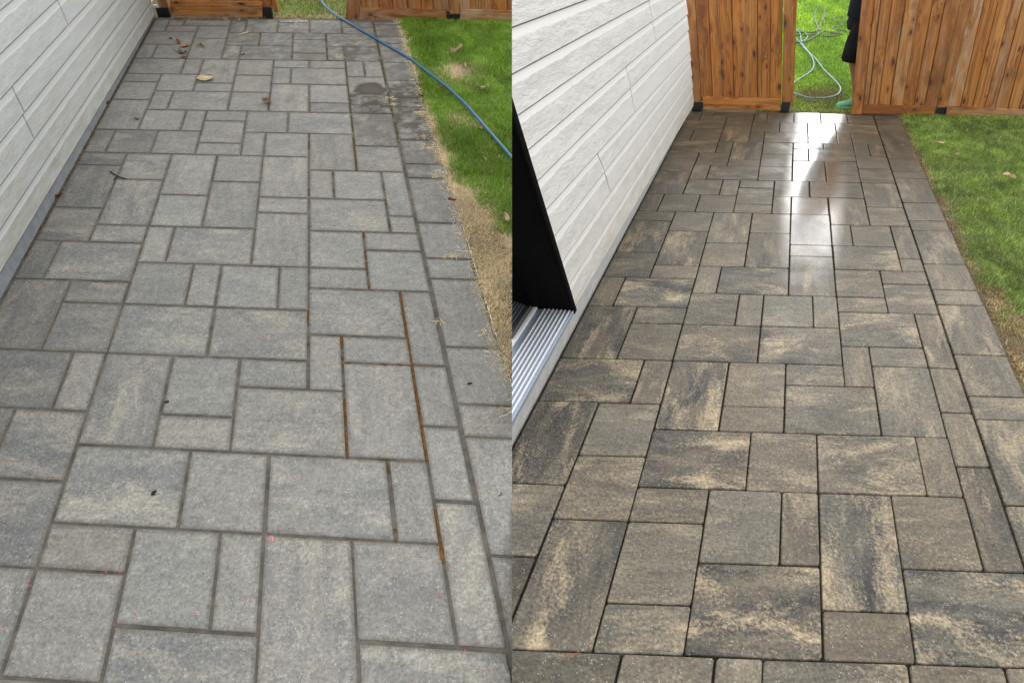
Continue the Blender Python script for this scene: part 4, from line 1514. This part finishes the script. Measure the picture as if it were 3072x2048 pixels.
GP, GL, GR_ = 'dead leaves on the dry pavers', 'dead leaves on the bright lawn', 'dead leaves on the damp lawn'
for a_ in [
    (L, 513, 119, .035, .3, 'dark', 'small dark shrivelled leaf furthest left on the dry pavers near the fence', 1.2, 0, .7, GP),
    (L, 536, 130, .06, 2.2, 'brown', 'curled brown leaf just behind the orange tan leaf on the dry pavers', 1.2, 0, .7, GP),
    (L, 557, 141, .075, .9, 'orange', 'orange tan leaf lying between the brown curled leaf and the long grey one', .7, 0, .85, GP),
    (L, 550, 162, .115, -.45, 'grey', 'long grey rolled leaf with a thin dark stalk on the dry pavers', 1.0, 0, .5, GP),
    (L, 553, 174, .085, -.7, 'orange', 'pointed orange leaf under the long grey rolled leaf', .6, 0, .55, GP),
    (L, 604, 142, .075, -.2, 'tan', 'thin twisted tan leaf alone on a pale paver near the fence', 1.4, 0, .4, GP),
    (L, 619, 240, .14, -.15, 'cream', 'large cream lobed leaf on the dry pavers', .55, 4, .75, GP),
    (L, 802, 311, .088, -.9, 'tan', 'tan crumpled leaf sitting on a joint in the middle of the dry patio', 1.3, 3, .95, GP),
    (L, 730, 166, .035, .1, 'dark', 'tiny dark flake on the wide paver right of the leaf cluster', 1.0, 0, .4, GP),
    (L, 412, 359, .04, .2, 'brown', 'small brown scrap of leaf at a paver corner near the grey wall', 1.0, 0, .6, GP),
    (L, 320, 313, .045, 1.2, 'red', 'small reddish brown leaf wedged against the wall footing halfway along', 1.0, 0, .7, GP),
    (L, 176, 588, .05, 1.0, 'red', 'reddish leaf wedged in the wall joint nearest the camera', 1.0, 0, .7, GP),
    (L, 1221, 108, .065, .2, 'tan', 'tan leaf on the lawn edge nearest the left gate post', .9, 0, .6, GL),
    (L, 1197, 74, .055, .7, 'pale', 'pale leaf scrap on the patio corner by the dry fence', 1.0, 0, .6, GL),
    (L, 1248, 175, .04, .1, 'pink', 'pinkish leaf beside the blue hose where it leaves the pavers', .9, 0, .6, GL),
    (L, 1327, 264, .06, 1.3, 'red', 'dark red leaf in bright grass left of the blue hose', 1.2, 0, .8, GL),
    (L, 1456, 275, .085, -.5, 'pale', 'curled pale leaf in bright grass right of the blue hose', 1.5, 2, .7, GL),
    (L, 1446, 387, .045, .4, 'orange', 'small orange leaf under the lower end of the blue hose', .8, 0, .7, GL),
    (L, 1371, 161, .11, .5, 'pale', 'long pale curled grass stalk leaf high on the bright lawn', 1.6, 0, .2, GL),
    (L, 1395, 201, .085, 1.9, 'pale', 'straight straw coloured leaf beside the bare patch', .9, 0, .25, GL),
    (L, 1264, 289, .045, .4, 'red', 'red brown leaf on the paver edge beside the dark stained pavers', 1.2, 0, .7, GL),
    (L, 1357, 604, .05, .6, 'red', 'small brown leaf where the pavers meet the dead straw', 1.2, 0, .8, GL),
    (L, 1520, 657, .07, 1.9, 'pale', 'pale leaf near the terrace edge below the end of the blue hose', .8, 0, .45, GL),
    (R, 2823, 430, .075, .8, 'pale', 'pale lobed leaf on the damp lawn closest to the wet patio', .5, 3, .95, GR_),
    (R, 2857, 438, .065, .9, 'tan', 'thin tan leaf sliver right of the pale lobed leaf', .9, 0, .25, GR_),
    (R, 2871, 465, .045, .2, 'pink', 'small pinkish leaf below the tan sliver on the damp lawn', .8, 0, .7, GR_),
    (R, 3024, 537, .125, .1, 'cream', 'long cream curled leaf at the right side of the damp lawn', 1.1, 0, .3, GR_),
    (R, 2950, 381, .035, .1, 'tan', 'tiny tan leaf on the damp lawn near the far fence', .8, 0, .6, GR_),
    (R, 1947 + 1, 300, .02, 0, 'tan', '', 0, 0, .5, None)][:-1]:
    side_, u_, v_, sz, yw, c_, lb_, cu, lo_, asp_, gr_ = a_
    on_grass = gr_ in (GL, GR_) and u_ not in (1264, 1197)
    leaf(side_, u_, v_, sz * 1.25, yw, c_, lb_, curl=cu, lobes=lo_, asp=asp_, group=gr_, stem=.75 if 'stalk on' in lb_ else (.2 if sz > .07 else 0), ground=.022 if on_grass else 0.0)


def twig(side, pts, rad, col, label, name='twig', cat='twig'):
    bm = bmesh.new()
    p0 = None
    for pth in pts:
        P = []
        for (u, v, *h) in pth:
            hh = h[0] if h else rad[0]
            x, y = side.grd(u, v, hh)
            P.append(side.G(x, y, hh))
        p0 = P[0] if p0 is None else p0
        sp = smooth_path(P, 5)
        tube_into(bm, sp, [rad[0] + (rad[1] - rad[0]) * i / (len(sp) - 1) for i in range(len(sp))], 6)
    o = put(name, bm, col, origin=p0, smooth=True)
    return tag(o, label, cat)


M_TWIG = plain('bark', (.1, .075, .05), .85, .2, mott=(60, (.05, .035, .025)), bump=(200, .8, .002))
M_TWIG2 = plain('orange_stem', (.3, .13, .05), .7, .2)
M_POD = plain('dark_seed_husk', (.015, .011, .009), .7, .3, bump=(200, .8, .003))
twig(L, [[(331, 515), (345, 524), (360, 531), (379, 537)], [(352, 528), (346, 534), (341, 540)]], (.0055, .003), M_TWIG, 'forked grey brown twig across a paver joint near the grey wall')
twig(L, [[(619, 228), (622, 225), (630, 224), (638, 226)]], (.002, .0025), M_TWIG, 'thin hooked stalk just behind the large cream leaf', 'stalk', 'stalk')
twig(L, [[(1497, 1486), (1503, 1484), (1505, 1479), (1502, 1475)]], (.0018, .001), M_POD, 'tiny black curved stem on the border paver by the terrace edge', 'stem', 'stem')
twig(R, [[(1716, 1970), (1726, 1962), (1737, 1954)], [(1726, 1962), (1722, 1958)]], (.0022, .0012), M_TWIG2, 'small orange stem lying on the lowest joint of the wet patio')


def pod(u, v, sx, sy, label):
    x, y = L.grd(u, v, 0)
    c = L.G(x, y, sx * .25)
    bm = bmesh.new()
    bmesh.ops.create_icosphere(bm, subdivisions=2, radius=1)
    yaw = random.uniform(0, 3)
    e = L.ua * math.cos(yaw) + np.cross(L.n, L.ua) * math.sin(yaw)
    f = np.cross(L.n, e)
    for w in bm.verts:
        c_ = np.array(w.co)
        k = 1 + random.uniform(-.3, .3)
        w.co = Vector(c + (e * c_[0] * sx + f * c_[1] * sy) * k + L.n * c_[2] * sx * .27)
    tag(put('seed_husk', bm, M_POD, origin=L.G(x, y, 0)), label, 'seed husk', 'dark husks on the dry pavers')


pod(501, 1206, .011, .007, 'black crumbly husk on the joint left of a square paver in mid patio')
pod(462, 1479, .013, .008, 'black wedge shaped husk lying on the large paver at lower left')
pod(1409, 1151, .012, .006, 'dark oval husk on the border paver beside the dead straw')

# crumbs of pink blossom and pale grit: nobody could count them
bm = bmesh.new()
cl = bm.verts.layers.float_color.new('col')


def crumb(side, x, y, h, r, col):
    c = side.G(x, y, h)
    vs = [bm.verts.new(c + (side.ua * math.cos(a) + np.cross(side.n, side.ua) * math.sin(a)) * r * random.uniform(.6, 1.2)) for a in (0, 1.3, 2.5, 3.8, 5)]
    t = bm.verts.new(c + side.n * r * .7)
    for q in vs + [t]:
        q[cl] = (*np.array(col) * random.uniform(.8, 1.2), 1)
    for i in range(5):
        bm.faces.new((vs[i], vs[(i + 1) % 5], t))


for _ in range(25):
    x, y = random.uniform(-3.8, 11.2), -8 + 12 * random.random() ** 1.6
    crumb(L, x, y, .0005, random.uniform(.0013, .003), (.62, .1, .2))
for _ in range(9):
    x, y = L.grd(816 + random.uniform(-6, 6), 1614 + random.uniform(-6, 6))
    crumb(L, x, y, .001, .004, (.75, .28, .4))
for (u, v) in ((93, 1760), (340, 1870), (1349, 1700), (1322, 1790), (1466, 1740), (1390, 1948), (1505, 1955), (314, 1716), (360, 1718), (409, 1846), (584, 1840), (751, 1800), (12, 1876)):
    for _ in range(3):
        x, y = L.grd(u + random.uniform(-7, 7), v + random.uniform(-5, 5))
        crumb(L, x, y, .0008, random.uniform(.002, .0035), (.62, .1, .2))
bmesh.ops.recalc_face_normals(bm, faces=bm.faces)
clip(bm, L)
o = put('blossom_crumbs', bm, M_CRUMB, origin=L.G(4, -4))
o['kind'] = 'stuff'

# moss in the joints of the dry patio
MOSS = []     # x0,y0,x1,y1,width,kind,density
O_, D_ = (.125, .064, .024), (.085, .068, .025)
for s_ in [(9, 3, 9, -3, .085, O_, 1.25), (9, -3, 9, -5.4, .07, O_, .55), (7, 1, 7, -3, .075, O_, .8), (8, 3.1, 8, 6, .075, O_, .8), (6, 2, 6, .6, .085, O_, .6), (6, 3, 9, 3, .06, O_, .55),
           (7, 0, 9, 0, .055, O_, .5), (8, 5, 10, 5, .055, O_, .45), (6.2, 1, 9, 1, .05, O_, .3), (7, -3, 9, -3, .05, D_, .25), (9, -5, 9, -5.35, .17, O_, 1.4), (8, -3, 8, -5, .06, O_, .3),
           (8, 10, 8, 21, .1, D_, .85), (10, 12, 10, 27, .1, D_, .8), (7, 21, 7, 25, .09, D_, .6), (5, 21, 5, 25, .085, D_, .6), (2, 21, 8, 21, .06, D_, .45), (3, 23, 3, 25, .09, D_, .8),
           (8, 25, 8, 27, .08, D_, .6), (6, 25, 6, 27, .09, D_, .5), (4, 15, 4, 21, .08, D_, .45), (1, 25, 8, 25, .045, D_, .3), (6, 15, 8, 15, .05, D_, .4), (8, 15, 10, 15, .05, D_, .5),
           (6, 18, 8, 18, .05, D_, .4), (6, 20, 8, 20, .05, D_, .4), (8, 12, 10, 12, .05, D_, .4), (6, 10, 6, 13, .07, D_, .35), (7, 8, 7, 10, .06, D_, .3), (9, 6, 9, 10, .08, D_, .5), (10, 3, 10, 12, .06, D_, .4),
           (9, 19, 9, 21, .06, D_, .4), (6, 6, 6, 10, .06, D_, .25)]:
    MOSS.append(s_)
bm = bmesh.new()
cl = bm.verts.layers.float_color.new('col')
for (x0, y0, x1, y1, w, c, den) in MOSS:
    ln = math.hypot(x1 - x0, y1 - y0)
    nseg = max(4, int(ln / .07))
    sd_ = random.uniform(0, 50)
    vert = abs(y1 - y0) > abs(x1 - x0)
    prev = None
    for i in range(nseg + 1):
        t = i / nseg
        k = float(vnoise(t * ln * 1.6 + sd_, sd_ * 1.7)) * .45 + float(vnoise(t * ln * 6 + sd_, sd_)) * .55
        on = k < den * .62 + .12
        if not on:
            prev = None
            continue
        x, y = x0 + (x1 - x0) * t, y0 + (y1 - y0) * t
        row = []
        ww = w * 1.2 * random.uniform(.75, 1.15) * min(1.0, .35 + (den * .62 + .12 - k) * 7)
        for q in range(5):
            f = (q / 4 - .5) * ww
            h = -.0035 + .0045 * (1 - (q / 2 - 1) ** 2) + random.uniform(-.0008, .0012)
            vt = bm.verts.new(L.G(x + (f if vert else 0), y + (0 if vert else f), h))
            vt[cl] = (*np.array(c) * random.uniform(.55, 1.35), 1)
            row.append(vt)
        if prev:
            for q in range(4):
                bm.faces.new((prev[q], prev[q + 1], row[q + 1], row[q]))
        prev = row
for vtx in [v_ for v_ in bm.verts if not v_.link_faces]:
    bm.verts.remove(vtx)
clip(bm, L)
o = put('joint_moss', bm, M_CRUMB, parent=bed_l)
o['kind'] = 'stuff'

# dry straw blown over the paving edges and grit along the walls
bm = bmesh.new()
cl = bm.verts.layers.float_color.new('col')


def straw_bit(side, x, y, ln, yaw, h, col, w=.0012):
    e = side.ua * math.cos(yaw) + np.cross(side.n, side.ua) * math.sin(yaw)
    f = np.cross(side.n, e)
    c = side.G(x, y, h)
    ps = [c - e * ln / 2 - f * w, c - e * ln / 2 + f * w, c + e * 0 + f * w + side.n * ln * random.uniform(.02, .12), c + e * ln / 2 + side.n * ln * random.uniform(0, .2)]
    vs = [bm.verts.new(p) for p in ps]
    for q in vs:
        q[cl] = (*np.array(col), 1)
    bm.faces.new(vs)


for _ in range(600):
    y = random.uniform(-3, 26.5)
    x = 11.62 + random.gauss(0, .16)
    straw_bit(L, x, y, random.uniform(.02, .06), random.uniform(0, 6.3), .003, pick(STRAW, 1)[0])
for (u, v, n_, sp) in ((1310, 525, 45, 14), (1285, 440, 40, 12), (1260, 410, 25, 12), (1355, 770, 30, 10), (1345, 500, 30, 9), (1262, 340, 40, 10), (1165, 293, 20, 8), (1180, 315, 25, 10),
                       (1020, 172, 25, 8), (735, 100, 22, 8), (1315, 965, 10, 8), (1500, 1235, 10, 22), (1440, 1000, 12, 14), (900, 62, 40, 30), (560, 57, 40, 30), (700, 56, 30, 20)):
    for _ in range(n_):
        x, y = L.grd(u + random.gauss(0, sp), v + random.gauss(0, sp * .3))
        straw_bit(L, x, y, random.uniform(.02, .06), random.uniform(0, 6.3), .002, pick(STRAW, 1)[0])
for _ in range(900):
    y = random.uniform(4, 27)
    straw_bit(L, -4.05 + abs(random.gauss(0, .07)), y, random.uniform(.006, .02), random.uniform(0, 6.3), .001, pick(BROWN, 1)[0] * random.uniform(.25, .8), .003)
clip(bm, L)
o = put('blown_straw', bm, M_CRUMB, origin=L.G(11, 10))
o['kind'] = 'stuff'
